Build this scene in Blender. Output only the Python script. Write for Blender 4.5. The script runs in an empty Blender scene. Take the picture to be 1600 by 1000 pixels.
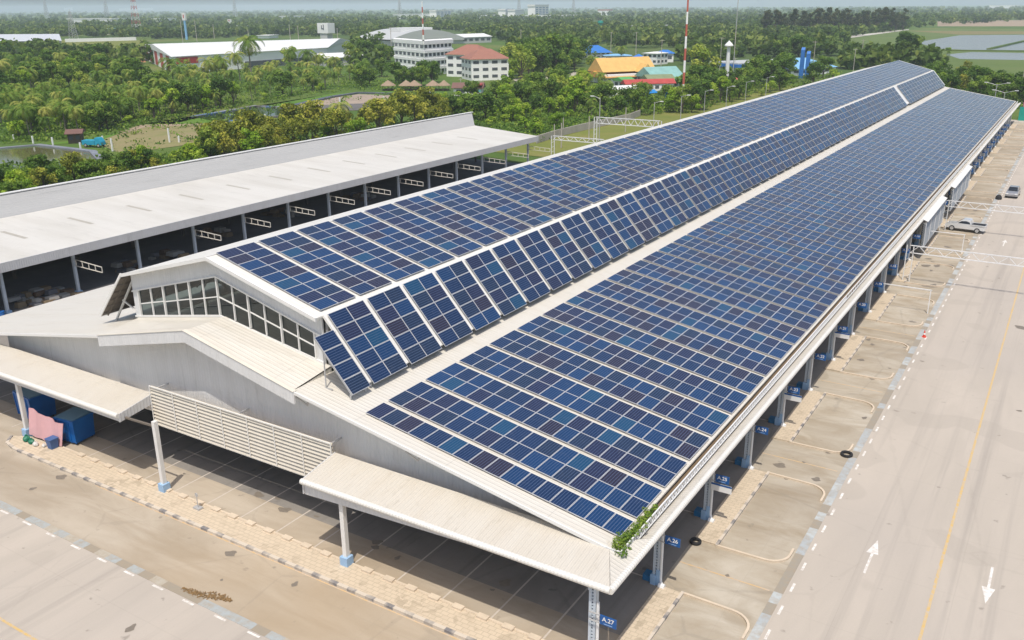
import bpy, math, random
import numpy as np
from mathutils import Vector, Matrix
random.seed(7); rng = np.random.default_rng(7)
R = math.radians
SC = bpy.context.scene
COL = SC.collection

# ------------------------------------------------------------------ camera
CAM = np.array([31.499, -34.522, 29.844])
CR = np.array([0.84825602, 0.52953508, -0.00736995])
CU = np.array([-0.16904765, 0.2839314, 0.94382512])
CB = np.array([0.50188107, -0.79935947, 0.33036318])
FPX = 1399.12
cd = bpy.data.cameras.new("camera"); cam = bpy.data.objects.new("camera", cd); COL.objects.link(cam)
cam.matrix_world = Matrix(((CR[0], CU[0], CB[0], CAM[0]), (CR[1], CU[1], CB[1], CAM[1]), (CR[2], CU[2], CB[2], CAM[2]), (0, 0, 0, 1)))
cd.sensor_width = 36; cd.lens = FPX / 1600 * 36; cd.clip_start = 0.5; cd.clip_end = 60000
SC.camera = cam

def gp(px, py, z=0.0):
    """world point on the level z under a point of the 1600x1000 photograph (used to survey where things stand)"""
    d = -CB + CR * (px - 800) / FPX + CU * (500 - py) / FPX
    t = (z - CAM[2]) / d[2]
    p = CAM + t * d
    return float(p[0]), float(p[1]), float(z)
def mpp(x, y):
    """metres per photograph pixel at a ground point"""
    return float(((np.array([x, y, 0]) - CAM) @ -CB) / FPX)

# ------------------------------------------------------------------ light
SUN_EL, SUN_AZ = R(67), math.atan2(0.41, -0.912)      # azimuth measured from +Y towards +X
to_sun = Vector((math.sin(SUN_AZ) * math.cos(SUN_EL), math.cos(SUN_AZ) * math.cos(SUN_EL), math.sin(SUN_EL)))
w = bpy.data.worlds.new("World"); SC.world = w; w.use_nodes = True
nt = w.node_tree; nt.nodes.clear()
sky = nt.nodes.new("ShaderNodeTexSky"); sky.sky_type = 'NISHITA'; sky.sun_disc = False
sky.sun_elevation = SUN_EL; sky.sun_rotation = SUN_AZ; sky.air_density = 1.0; sky.dust_density = 3.0; sky.ozone_density = 1.5
bg = nt.nodes.new("ShaderNodeBackground"); bg.inputs[1].default_value = 0.14
out = nt.nodes.new("ShaderNodeOutputWorld"); nt.links.new(sky.outputs[0], bg.inputs[0]); nt.links.new(bg.outputs[0], out.inputs[0])
sl = bpy.data.lights.new("sun", 'SUN'); sl.energy = 3.55; sl.angle = R(0.5); sl.color = (1, 0.94, 0.85)
so = bpy.data.objects.new("sun", sl); COL.objects.link(so); so.rotation_euler = to_sun.to_track_quat('Z', 'Y').to_euler()
SC.view_settings.view_transform = 'Standard'; SC.view_settings.look = 'None'
SC.view_settings.exposure = 0.0; SC.view_settings.gamma = 1.0
SC.cycles.max_bounces = 6; SC.cycles.transparent_max_bounces = 16; SC.cycles.volume_bounces = 2

# ------------------------------------------------------------------ materials
def srgb(r, g, b):
    f = lambda c: (c / 255 / 12.92) if c / 255 <= 0.04045 else ((c / 255 + 0.055) / 1.055) ** 2.4
    return (f(r), f(g), f(b))
class NT:
    def __init__(s, name, color=(.5, .5, .5), rough=.6, metal=0.0, spec=0.5):
        s.m = bpy.data.materials.new(name); s.m.use_nodes = True; s.t = s.m.node_tree
        s.b = s.t.nodes["Principled BSDF"]
        s.b.inputs["Base Color"].default_value = (*color, 1); s.b.inputs["Roughness"].default_value = rough
        s.b.inputs["Metallic"].default_value = metal; s.b.inputs["Specular IOR Level"].default_value = spec
    def n(s, typ, **kw):
        nd = s.t.nodes.new(typ)
        for k, v in kw.items():
            if isinstance(v, tuple) or k[0] != '_': setattr(nd, k, v)
        return nd
    def l(s, a, b): s.t.links.new(a, b)
    def pos(s): return s.n("ShaderNodeNewGeometry").outputs["Position"]
    def objco(s): return s.n("ShaderNodeTexCoord").outputs["Object"]
    def mapping(s, v, scale=(1, 1, 1), rot=(0, 0, 0), loc=(0, 0, 0)):
        m = s.n("ShaderNodeMapping"); m.inputs["Scale"].default_value = scale; m.inputs["Rotation"].default_value = rot; m.inputs["Location"].default_value = loc
        s.l(v, m.inputs[0]); return m.outputs[0]
    def noise(s, v, scale, detail=4, rough=.55, dist=0.0):
        n = s.n("ShaderNodeTexNoise"); n.inputs["Scale"].default_value = scale; n.inputs["Detail"].default_value = detail; n.inputs["Roughness"].default_value = rough; n.inputs["Distortion"].default_value = dist
        s.l(v, n.inputs["Vector"]); return n.outputs["Fac"]
    def ramp(s, f, stops, interp='LINEAR'):
        r = s.n("ShaderNodeValToRGB"); r.color_ramp.interpolation = interp
        el = r.color_ramp.elements
        while len(el) > 1: el.remove(el[-1])
        el[0].position = stops[0][0]; c = stops[0][1]; el[0].color = (*c, 1) if isinstance(c, tuple) else (c, c, c, 1)
        for p, c in stops[1:]:
            e = el.new(p); e.color = (*c, 1) if isinstance(c, tuple) else (c, c, c, 1)
        s.l(f, r.inputs[0]); return r.outputs[0]
    def mix(s, f, a, b, mode='MIX'):
        m = s.n("ShaderNodeMix"); m.data_type = 'RGBA'; m.blend_type = mode
        for sock, v in ((m.inputs["Factor"], f), (m.inputs["A"] if False else m.inputs[6], a), (m.inputs[7], b)):
            if isinstance(v, (int, float)): sock.default_value = v
            elif isinstance(v, tuple): sock.default_value = (*v, 1)
            else: s.l(v, sock)
        return m.outputs[2]
    def math(s, op, a, b=None, c=None):
        m = s.n("ShaderNodeMath"); m.operation = op
        for i, v in enumerate((a, b, c)):
            if v is None: continue
            if isinstance(v, (int, float)): m.inputs[i].default_value = v
            else: s.l(v, m.inputs[i])
        return m.outputs[0]
    def sep(s, v):
        x = s.n("ShaderNodeSeparateXYZ"); s.l(v, x.inputs[0]); return x.outputs
    def bump(s, h, strength, dist=0.02):
        b = s.n("ShaderNodeBump"); b.inputs["Strength"].default_value = strength; b.inputs["Distance"].default_value = dist
        s.l(h, b.inputs["Height"]); s.l(b.outputs[0], s.b.inputs["Normal"])
    def base(s, c): s.l(c, s.b.inputs["Base Color"])

def plain(name, color, rough=.6, metal=0.0, var=.12, scale=1.5):
    k = NT(name, color, rough, metal)
    f = k.noise(k.objco(), scale, 5, .6)
    k.base(k.mix(f, tuple(c * (1 - var) for c in color), tuple(min(1, c * (1 + var)) for c in color)))
    return k.m
def sheet(name, color, axis, pitch=.25, rough=.45, dirt=(.55, .45, .33), dirt_amt=.35, strength=.6, depth=.03, streak=None, groove=.0):
    """corrugated painted steel sheet; ribs repeat along the given world axis"""
    k = NT(name, color, rough); p = k.pos(); x = k.sep(p)[axis]
    ph = k.math('FRACT', k.math('DIVIDE', x, pitch))
    h = k.ramp(ph, [(0, 0.0), (.12, 1.0), (.3, 1.0), (.42, 0.0), (1, 0.0)])
    k.bump(h, strength, depth)
    sc = streak or (.25, .25, .25)
    f = k.noise(k.mapping(p, sc), 1.0, 6, .62)
    big = k.noise(p, .06, 3, .5)
    d = k.math('MULTIPLY', k.ramp(f, [(.42, 0.0), (.8, 1.0)]), dirt_amt)
    c = k.mix(d, color, dirt)
    c = k.mix(k.ramp(big, [(.3, 0.0), (.7, 1.0)]), c, tuple(v * .93 for v in color), 'MIX') if False else c
    other = k.sep(p)[0 if axis == 1 else 1]
    if axis in (0, 1):
        lap = k.math('LESS_THAN', k.math('FRACT', k.math('ADD', k.math('DIVIDE', other, 6.2), k.math('MULTIPLY', k.noise(p, .3, 1), .002))), .008); c = k.mix(k.math('MULTIPLY', lap, .3), c, tuple(v * .5 for v in color))
    run = k.ramp(k.noise(k.mapping(p, tuple(v * 3 for v in sc)), 1.0, 5, .7), [(.56, 0.0), (.78, .32)]); c = k.mix(run, c, tuple(v * .6 for v in dirt))
    if groove: c = k.mix(k.math('MULTIPLY', k.ramp(ph, [(.40, 0.0), (.47, 1.0), (.55, 0.0)]), groove), c, tuple(v * .45 for v in color))
    k.base(c); return k.m

WHITE = (.74, .71, .66)
M = {}
M['roof_x'] = sheet('roof_sheet_wing', (.64, .61, .545), 1, .30, .42, (.50, .42, .30), .28, .5, .03, (.12, .9, .3), .08)
M['roof_white'] = sheet('roof_sheet_upper', (.74, .72, .67), 1, .30, .42, (.55, .48, .38), .25, .4, .03, (.12, .9, .3))
M['wall_sheet'] = sheet('wall_sheet', (.69, .69, .685), 0, .25, .5, (.45, .44, .42), .3, .6, .03, (1.2, 1.2, .12), .12)
M['canopy_x'] = sheet('canopy_sheet_front', (.57, .53, .46), 0, .26, .5, (.46, .39, .29), .35, .5, .03, (.8, .3, .3), .18)
M['canopy_y'] = sheet('canopy_sheet_side', (.60, .57, .51), 1, .26, .5, (.42, .36, .28), .5, .5, .03, (.16, .8, .3), .2)
M['trim'] = plain('white_trim', (.74, .73, .70), .4, 0, .07, .6)
M['trim_warm'] = plain('weathered_trim', (.68, .64, .55), .5, 0, .14, .8)
M['fascia_y'] = sheet('fascia_sheet', (.60, .60, .60), 1, .25, .5, (.45, .43, .40), .3, .6, .03, (.3, .6, .1), .2)
M['shed_roof'] = sheet('shed_roof_sheet', (.62, .60, .55), 1, .30, .5, (.42, .39, .33), .55, .4, .03, (.05, .25, .3))
M['shed_upstand'] = sheet('shed_upstand_sheet', (.41, .41, .40), 2, .22, .5, (.28, .275, .265), .4, .5, .03, (.1, .05, .8), .22)
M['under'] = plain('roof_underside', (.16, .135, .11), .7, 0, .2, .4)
M['steel'] = plain('galvanised_steel', (.50, .50, .50), .45, .3, .1, 3)
M['col'] = plain('column_paint', (.50, .56, .62), .45, 0, .12, 1.5)
M['base_blue'] = plain('light_blue_base', (.30, .46, .66), .6, 0, .15, 3)
M['base_deep'] = plain('deep_blue_pad', (.03, .16, .33), .5, 0, .15, 3)
M['frame'] = plain('aluminium_frame', (.56, .58, .60), .35, .35, .05, 4)
M['black'] = plain('black_rubber', (.018, .018, .019), .75, 0, .2, 6)
M['dark'] = plain('dark_interior', (.03, .03, .032), .8, 0, .2, 1)
M['sign_blue'] = plain('sign_blue', (.010, .09, .30), .4, 0, .1, 4)
M['white'] = plain('white_paint', (.78, .78, .77), .5, 0, .05, 2)
M['red'] = plain('red_paint', (.45, .05, .05), .5, 0, .12, 2)
M['bin_blue'] = plain('bin_blue', (.008, .12, .40), .4, 0, .22, 1.4)
M['bin_lid'] = plain('bin_lid_blue_grey', (.10, .22, .32), .5, 0, .2, 2)

# solar cells: a few tones, fine cell lines in the panel's own UV
def cells(name, c, spread=.25):
    k = NT(name, c, .10, 0, .38)
    uv = k.n("ShaderNodeUVMap").outputs[0]; s = k.sep(uv)
    fu = k.math('FRACT', k.math('MULTIPLY', s[0], 10)); fv = k.math('FRACT', k.math('MULTIPLY', s[1], 6))
    edge = lambda f, w: k.math('GREATER_THAN', k.math('ABSOLUTE', k.math('SUBTRACT', f, .5)), .5 - w)
    e = k.math('MAXIMUM', k.math('MULTIPLY', edge(fu, .03), .22), k.math('MULTIPLY', edge(fv, .07), .75))
    bus = k.math('LESS_THAN', k.math('ABSOLUTE', k.math('SUBTRACT', k.math('FRACT', k.math('MULTIPLY', s[1], 18)), .5)), .07)
    e = k.math('MAXIMUM', e, k.math('MULTIPLY', bus, .30))
    oi = k.n("ShaderNodeObjectInfo").outputs["Random"]
    n = k.noise(k.pos(), .9, 4, .6)
    v = k.math('ADD', k.math('MULTIPLY', oi, spread), k.math('MULTIPLY', n, .5))
    c0 = k.mix(v, tuple(x * .72 for x in c), tuple(x * 1.12 for x in c))
    c1 = k.mix(e, c0, (.11, .15, .25))
    dust = k.ramp(k.noise(k.pos(), 2.6, 6, .7), [(.55, 0.0), (.8, .07)])
    k.base(k.mix(dust, c1, (.34, .31, .27)))
    k.l(k.ramp(k.noise(k.pos(), .5, 5, .6), [(.3, .08), (.8, .24)]), k.b.inputs["Roughness"])
    return k.m
TONES = [('navy', (.007, .027, .085)), ('deep blue', (.005, .040, .125)), ('violet navy', (.017, .021, .060)), ('plum', (.027, .021, .040)), ('teal blue', (.005, .062, .140)), ('dark slate blue', (.012, .027, .064))]
TW = [.36, .21, .17, .09, .05, .12]
CELLM = [cells('cells_' + n.replace(' ', '_'), c) for n, c in TONES]

# glass with a real reflection over a tinted see-through pane
def glass(name, tint=(.16, .21, .21), rough=.03):
    k = NT(name); t = k.t
    tr = k.n("ShaderNodeBsdfTransparent"); tr.inputs[0].default_value = (*tint, 1)
    gl = k.n("ShaderNodeBsdfGlossy"); gl.inputs["Roughness"].default_value = rough; gl.inputs[0].default_value = (.85, .92, .92, 1)
    fr = k.n("ShaderNodeFresnel"); fr.inputs[0].default_value = 1.6
    mx = k.n("ShaderNodeMixShader"); k.l(k.math('MULTIPLY', fr.outputs[0], 1.15), mx.inputs[0]); k.l(tr.outputs[0], mx.inputs[1]); k.l(gl.outputs[0], mx.inputs[2])
    k.l(mx.outputs[0], t.nodes["Material Output"].inputs[0]); return k.m
M['glass'] = glass('window_glass')
M['pane_dark'] = NT('dark_pane', (.02, .025, .03), .08).m

# ------------------------------------------------------------------ mesh helpers
class MB:
    def __init__(s): s.v = []; s.f = []; s.mi = []; s.uv = {}
    def quad(s, a, b, c, d, m=0, uv=None):
        i = len(s.v); s.v += [tuple(a), tuple(b), tuple(c), tuple(d)]; s.f.append((i, i + 1, i + 2, i + 3)); s.mi.append(m)
        if uv: s.uv[len(s.f) - 1] = uv
    def poly(s, pts, m=0):
        i = len(s.v); s.v += [tuple(p) for p in pts]; s.f.append(tuple(range(i, i + len(pts)))); s.mi.append(m)
    def hexa(s, p, m=0):
        """8 corners: bottom ring 0-3 counter-clockwise seen from above, top ring 4-7"""
        i = len(s.v); s.v += [tuple(q) for q in p]
        for f in ((3, 2, 1, 0), (4, 5, 6, 7), (0, 1, 5, 4), (1, 2, 6, 5), (2, 3, 7, 6), (3, 0, 4, 7)):
            s.f.append(tuple(i + j for j in f)); s.mi.append(m)
    def box(s, x0, x1, y0, y1, z0, z1, m=0):
        s.hexa([(x0, y0, z0), (x1, y0, z0), (x1, y1, z0), (x0, y1, z0), (x0, y0, z1), (x1, y0, z1), (x1, y1, z1), (x0, y1, z1)], m)
    def slab(s, prof, y0, y1, t, m=0):
        """sheet along Y over a polyline profile [(x,z)...], thickness t below"""
        for (xa, za), (xb, zb) in zip(prof[:-1], prof[1:]):
            s.hexa([(xa, y0, za - t), (xb, y0, zb - t), (xb, y1, zb - t), (xa, y1, za - t), (xa, y0, za), (xb, y0, zb), (xb, y1, zb), (xa, y1, za)], m)
    def bar(s, a, b, w, h=None, m=0, up=(0, 0, 1)):
        a = Vector(a); b = Vector(b); d = (b - a).normalized(); u = Vector(up)
        if abs(d.dot(u)) > .98: u = Vector((1, 0, 0))
        sx = d.cross(u).normalized(); sz = sx.cross(d).normalized(); h = h or w
        o = [(-1, -1), (1, -1), (1, 1), (-1, 1)]
        r0 = [a + sx * (w / 2 * p) + sz * (h / 2 * q) for p, q in o]; r1 = [b + sx * (w / 2 * p) + sz * (h / 2 * q) for p, q in o]
        i = len(s.v); s.v += [tuple(q) for q in r0 + r1]
        for f in ((0, 1, 2, 3), (7, 6, 5, 4), (0, 4, 5, 1), (1, 5, 6, 2), (2, 6, 7, 3), (3, 7, 4, 0)): s.f.append(tuple(i + j for j in f)); s.mi.append(m)
    def tube(s, pts, radii, n=8, m=0, cap=True):
        pts = [Vector(p) for p in pts]; i0 = len(s.v)
        for k, p in enumerate(pts):
            d = (pts[min(k + 1, len(pts) - 1)] - pts[max(k - 1, 0)]).normalized()
            u = Vector((0, 0, 1)) if abs(d.z) < .9 else Vector((1, 0, 0))
            a = d.cross(u).normalized(); b = d.cross(a)
            r = radii[k] if isinstance(radii, (list, tuple)) else radii
            for j in range(n):
                t = 2 * math.pi * j / n; s.v.append(tuple(p + a * (r * math.cos(t)) + b * (r * math.sin(t))))
        for k in range(len(pts) - 1):
            for j in range(n):
                q = i0 + k * n; s.f.append((q + j, q + (j + 1) % n, q + n + (j + 1) % n, q + n + j)); s.mi.append(m)
        if cap:
            s.f.append(tuple(i0 + j for j in range(n))[::-1]); s.mi.append(m)
            q = i0 + (len(pts) - 1) * n; s.f.append(tuple(q + j for j in range(n))); s.mi.append(m)
    def lathe(s, prof, c=(0, 0, 0), n=16, m=0):
        i0 = len(s.v)
        for r, z in prof:
            for j in range(n):
                t = 2 * math.pi * j / n; s.v.append((c[0] + r * math.cos(t), c[1] + r * math.sin(t), c[2] + z))
        for k in range(len(prof) - 1):
            for j in range(n):
                q = i0 + k * n; s.f.append((q + j, q + (j + 1) % n, q + n + (j + 1) % n, q + n + j)); s.mi.append(m)
    def mesh(s, name, mats):
        me = bpy.data.meshes.new(name); me.from_pydata(s.v, [], s.f)
        for mt in (mats if isinstance(mats, (list, tuple)) else [mats]): me.materials.append(mt)
        if any(s.mi): me.polygons.foreach_set("material_index", s.mi)
        if s.uv:
            ul = me.uv_layers.new(name="UVMap"); d = ul.data
            for fi, uvs in s.uv.items():
                for li, uvc in zip(me.polygons[fi].loop_indices, uvs): d[li].uv = uvc
        me.update(); return me
    def build(s, name, mats, parent=None, loc=None):
        o = bpy.data.objects.new(name, s.mesh(name, mats)); COL.objects.link(o)
        if loc: o.location = loc
        if parent is not None:
            o.parent = parent
            if loc is None: o.matrix_parent_inverse = wmat(parent).inverted()
        return o
def wmat(o):
    m = Matrix.LocRotScale(o.location, o.rotation_euler, o.scale)
    if o.parent is not None: m = wmat(o.parent) @ o.matrix_parent_inverse @ m
    return m
def tag(o, label=None, cat=None, group=None, kind=None):
    if label: o['label'] = label
    if cat: o['category'] = cat
    if group: o['group'] = group
    if kind: o['kind'] = kind
    return o
def thing(name, label, cat, loc=(0, 0, 0), rz=0, group=None):
    o = bpy.data.objects.new(name, None); COL.objects.link(o); o.location = loc; o.rotation_euler = (0, 0, rz); o.empty_display_size = .3
    return tag(o, label, cat, group)
def struct(mb, name, mat): return tag(mb.build(name, mat), kind='structure')
def copy_tree(o, parent=None):
    c = o.copy(); COL.objects.link(c)
    if parent is not None: c.parent = parent
    for ch in list(o.children): copy_tree(ch, c)
    return c
def text_mesh(body, size, parent, loc, rot, mat, name='lettering', ext=.004):
    cu = bpy.data.curves.new('lettering', 'FONT'); cu.body = body; cu.size = size; cu.align_x = 'CENTER'; cu.align_y = 'CENTER'; cu.extrude = ext; cu.offset = size * .012
    to = bpy.data.objects.new('tmp', cu); COL.objects.link(to)
    dg = bpy.context.evaluated_depsgraph_get(); me = bpy.data.meshes.new_from_object(to.evaluated_get(dg))
    bpy.data.objects.remove(to); me.materials.clear(); me.materials.append(mat)
    o = bpy.data.objects.new(name, me); COL.objects.link(o); o.parent = parent; o.location = loc; o.rotation_euler = rot
    return o
ORD = ['zeroth', 'first', 'second', 'third', 'fourth', 'fifth', 'sixth', 'seventh', 'eighth', 'ninth', 'tenth', 'eleventh', 'twelfth', 'thirteenth', 'fourteenth', 'fifteenth', 'sixteenth', 'seventeenth', 'eighteenth', 'nineteenth', 'twentieth'] + ['%dth' % i for i in range(21, 200)]
def nth(i):
    if i <= 20: return ORD[i]
    return '%d%s' % (i, {1: 'st', 2: 'nd', 3: 'rd'}.get(i % 10, 'th') if i % 100 not in (11, 12, 13) else 'th')

# ------------------------------------------------------------------ ground, roads, pavements
def paving(name, a, b, stain, scale=.35, stretch=(1, 1, 1), crack=.5, rough=.85):
    k = NT(name, a, rough, 0, .25); p = k.pos()
    n1 = k.noise(k.mapping(p, stretch), scale, 7, .62, .6)
    n2 = k.noise(p, .045, 4, .5); n3 = k.noise(p, 9.0, 3, .6)
    c = k.mix(k.ramp(n1, [(.35, 0.0), (.65, 1.0)]), a, b)
    c = k.mix(k.math('MULTIPLY', k.ramp(n2, [(.45, 0.0), (.68, 1.0)]), .55), c, stain)
    trk = k.ramp(k.noise(k.mapping(p, (.9, .02, 1) if stretch[0] >= 1 else (.05, .9, 1)), 1.0, 4, .6), [(.52, 0.0), (.7, .45 if stretch[0] >= 1 else .22)])
    c = k.mix(trk, c, tuple(x * .72 for x in stain))
    jx, jy, jz = k.sep(p); jl = None
    for ax_, st_ in ((jx, 5.0), (jy, 6.0)):
        jf = k.math('LESS_THAN', k.math('FRACT', k.math('DIVIDE', ax_, st_)), .008); jl = jf if jl is None else k.math('MAXIMUM', jl, jf)
    c = k.mix(k.math('MULTIPLY', jl, .14), c, tuple(x * .55 for x in a))
    patch = k.ramp(k.noise(p, .16, 2, .3), [(.60, 0.0), (.615, .35)])
    c = k.mix(patch, c, tuple(x * .86 for x in b))
    spots = k.ramp(k.noise(p, 1.1, 3, .5), [(.68, 0.0), (.74, 1.0)])
    c = k.mix(k.math('MULTIPLY', spots, .55), c, tuple(x * .4 for x in a))
    if crack:
        v = k.n("ShaderNodeTexVoronoi"); v.feature = 'DISTANCE_TO_EDGE'; v.inputs["Scale"].default_value = .10
        k.l(k.mapping(p, (1, 1, 1)), v.inputs["Vector"])
        wob = k.math('ADD', v.outputs["Distance"], k.math('MULTIPLY', k.math('SUBTRACT', k.noise(p, .8, 4), .5), .05))
        c = k.mix(k.math('MULTIPLY', k.ramp(wob, [(.0, 1.0), (.008, 0.0)]), crack), c, tuple(x * .5 for x in a))
    c = k.mix(k.math('MULTIPLY', n3, .16), c, tuple(x * .55 for x in a))
    k.base(c); k.bump(n3, .15, .01); return k.m
M['road'] = paving('road_concrete', (.50, .442, .375), (.445, .395, .335), (.40, .36, .32), .3, (1, .22, 1), .10)
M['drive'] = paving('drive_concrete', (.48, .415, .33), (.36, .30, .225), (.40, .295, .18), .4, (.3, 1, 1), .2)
M['pad'] = paving('pad_concrete', (.49, .44, .36), (.35, .29, .21), (.20, .15, .095), .42, (.5, 1, 1), .3)
M['floor'] = paving('parking_floor', (.29, .265, .235), (.25, .23, .205), (.19, .175, .155), .5, (1, 1, 1), .3)  # greyer and darker than the front band, hall's shade put into the colour
def pavers(name):
    k = NT(name, (.5, .4, .28), .85); p = k.pos()
    b = k.n("ShaderNodeTexBrick"); b.inputs["Scale"].default_value = 1.0; b.inputs["Brick Width"].default_value = .42; b.inputs["Row Height"].default_value = .28
    b.inputs["Mortar Size"].default_value = .02; b.inputs["Color1"].default_value = (.57, .47, .345, 1); b.inputs["Color2"].default_value = (.50, .41, .30, 1); b.inputs["Mortar"].default_value = (.42, .345, .25, 1); b.inputs["Bias"].default_value = -.4
    k.l(p, b.inputs["Vector"])
    v = k.n("ShaderNodeTexVoronoi"); v.inputs["Scale"].default_value = 2.9; k.l(p, v.inputs["Vector"])
    worn = k.math('MULTIPLY', k.math('GREATER_THAN', k.sep(v.outputs["Color"])[0], .74), k.ramp(k.noise(p, .5, 3), [(.45, 0.0), (.6, .55)]))
    c = k.mix(worn, b.outputs["Color"], (.27, .215, .145))
    c = k.mix(k.math('MULTIPLY', k.noise(p, .5, 5, .6), .35), c, (.60, .51, .39))
    k.base(c); return k.m
M['pavers'] = pavers('block_pavers')
M['kerb'] = plain('kerb_paint_worn', (.60, .50, .38), .8, 0, .25, 2.2)
def blocks(name, axis, length, ca, cb, cc):
    k = NT(name, ca, .8); p = k.pos(); x = k.sep(p)[axis]
    wn = k.n("ShaderNodeTexWhiteNoise"); wn.noise_dimensions = '1D'; k.l(k.math('FLOOR', k.math('DIVIDE', x, length)), wn.inputs["W"])
    c = k.ramp(wn.outputs[0], [(0, ca), (.38, cb), (.72, cc)], 'CONSTANT')
    k.base(k.mix(k.ramp(k.noise(p, 2.5, 5, .65), [(.4, 0.0), (.75, .8)]), c, (.34, .27, .19))); return k.m
M['drain_y'] = blocks('drain_covers_side', 1, 1.05, (.38, .41, .42), (.30, .27, .22), (.44, .47, .47))
M['drain_x'] = blocks('drain_covers_front', 0, 1.0, (.36, .39, .39), (.30, .26, .20), (.42, .38, .31))
def painted_kerb(name, axis):
    k = NT(name, (.6, .5, .4), .8); p = k.pos(); x = k.sep(p)[axis]
    st = k.math('GREATER_THAN', k.math('FRACT', k.math('DIVIDE', x, 1.3)), .55)
    worn = k.ramp(k.noise(p, 1.1, 5, .6), [(.35, .15), (.6, 1.0)])
    c = k.mix(k.math('MULTIPLY', st, worn), (.57, .50, .41), (.20, .19, .19))
    k.base(c); return k.m
M['kerb_bw'] = painted_kerb('kerb_black_white', 0); M['kerb_bwy'] = painted_kerb('kerb_black_white_side', 1)
def marking(name, c):
    k = NT(name, c, .7); p = k.pos()
    k.base(k.mix(k.ramp(k.noise(p, 3.5, 6, .7), [(.38, 0.0), (.66, .9)]), c, (.47, .41, .35))); return k.m
M['mark_w'] = marking('road_paint_white', (.78, .76, .72)); M['mark_y'] = marking('road_paint_yellow', (.60, .40, .12)); M['mark_dim'] = marking('bay_paint_faded', (.55, .49, .42)); M['mark_ydim'] = marking('bay_paint_yellow', (.56, .38, .18))

def land(name):
    k = NT(name, (.07, .10, .03), .95, 0, .2); p = k.pos()
    n1 = k.noise(p, .011, 6, .6); n2 = k.noise(p, .12, 5, .65); n3 = k.noise(k.mapping(p, (1, .35, 1), (0, 0, .4)), .0035, 4, .5)
    c = k.ramp(n1, [(.30, (.055, .11, .018)), (.46, (.09, .165, .026)), (.6, (.16, .20, .045)), (.72, (.22, .20, .08))])
    c = k.mix(k.math('MULTIPLY', n2, .6), c, (.038, .065, .014))
    c = k.mix(k.ramp(n3, [(.5, 0.0), (.62, .7)]), c, (.06, .095, .028))
    k.base(c); k.bump(k.noise(p, 1.2, 4, .7), .6, .25); return k.m
def grassy(name, a, b, c3=(.2, .17, .08), sc=.08):
    k = NT(name, a, .95, 0, .2); p = k.pos()
    c = k.ramp(k.noise(p, sc, 6, .65), [(.3, a), (.55, b), (.78, c3)])
    k.base(k.mix(k.math('MULTIPLY', k.noise(p, 1.5, 3, .6), .4), c, tuple(x * .6 for x in a))); return k.m
M['land'] = land('open_country')
M['grass'] = grassy('mown_field', (.14, .18, .035), (.20, .21, .05), (.27, .22, .09))
M['lush'] = grassy('lush_bank', (.075, .17, .02), (.12, .22, .03), (.16, .19, .05))
M['paddy_green'] = grassy('rice_field', (.10, .15, .04), (.13, .18, .05), (.16, .17, .07), .02)
M['soil'] = grassy('bare_soil', (.29, .24, .13), (.25, .23, .10), (.15, .20, .05), .16)
M['soil2'] = grassy('dry_mud', (.30, .24, .17), (.38, .29, .20), (.22, .19, .13), .07)
M['liner'] = plain('black_pond_liner', (.10, .11, .13), .5, 0, .5, .3)
def water(name, c, rough=.08):
    k = NT(name, c, rough, 0, .5); k.bump(k.noise(k.pos(), 1.2, 3), .05, .05); return k.m
M['water_mud'] = water('muddy_water', (.12, .115, .05)); M['water_green'] = water('green_water', (.03, .05, .02)); M['water_paddy'] = water('flooded_field', (.20, .23, .26), .12)
def flat(pts, z, name, mat, kind='structure'):
    m = MB(); m.poly([(x, y, z) for x, y in pts], 0); o = m.build(name, mat); return tag(o, kind=kind)
def px_poly(pix, z=0.0): return [gp(a, b)[:2] for a, b in pix]
# terrain: one sheet to the horizon
m = MB(); N = 96; rings = [0, 60, 150, 300, 600, 1200, 2500, 5000, 9000, 15000]
m.v = [(0, 100, -.12)]
for r_ in rings[1:]:
    for j in range(N): a = 2 * math.pi * j / N; m.v.append((r_ * math.cos(a), 100 + r_ * math.sin(a), -.12))
for j in range(N): m.f.append((0, 1 + j, 1 + (j + 1) % N)); m.mi.append(0)
for k_ in range(len(rings) - 2):
    for j in range(N): q = 1 + k_ * N; m.f.append((q + j, q + N + j, q + N + (j + 1) % N, q + (j + 1) % N)); m.mi.append(0)
struct(m, 'ground', M['land'])
flat([(-62, -75), (150, -75), (150, 246), (-47, 246), (-47, 128), (-62, 128)], 0.0, 'road', M['road'])
flat([(-60, -9.1), (22.0, -9.1), (22.0, -2.8), (-60, -2.8)], .004, 'driveway', M['drive'])
flat([(16.2, -2.8), (22.0, -2.8), (22.0, 240), (16.2, 240)], .004, 'parking_apron', M['pad'])
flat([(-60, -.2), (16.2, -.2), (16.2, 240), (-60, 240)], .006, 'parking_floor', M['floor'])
flat([(-60, -2.8), (16.2, -2.8), (16.2, -.2), (-60, -.2)], .004, 'parking_floor', M['drive'])  # front band of the same floor, sunlit tan put into the colour
m = MB()   # front pavement, raised, with a rounded left end
pts = [(21.5, -4.35), (21.5, -2.75), (-27, -2.75), (-30.5, -2.9), (-31.6, -3.5), (-31.2, -4.2), (-30, -4.5), (-12, -4.45)]
m.poly([(x, y, .12) for x, y in pts][::-1], 0)
for a, b in zip(pts, pts[1:] + pts[:1]): m.quad((*a, 0.004), (*b, .004), (*b, .12), (*a, .12), 0)
struct(m, 'pavement', M['pavers'])
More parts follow.
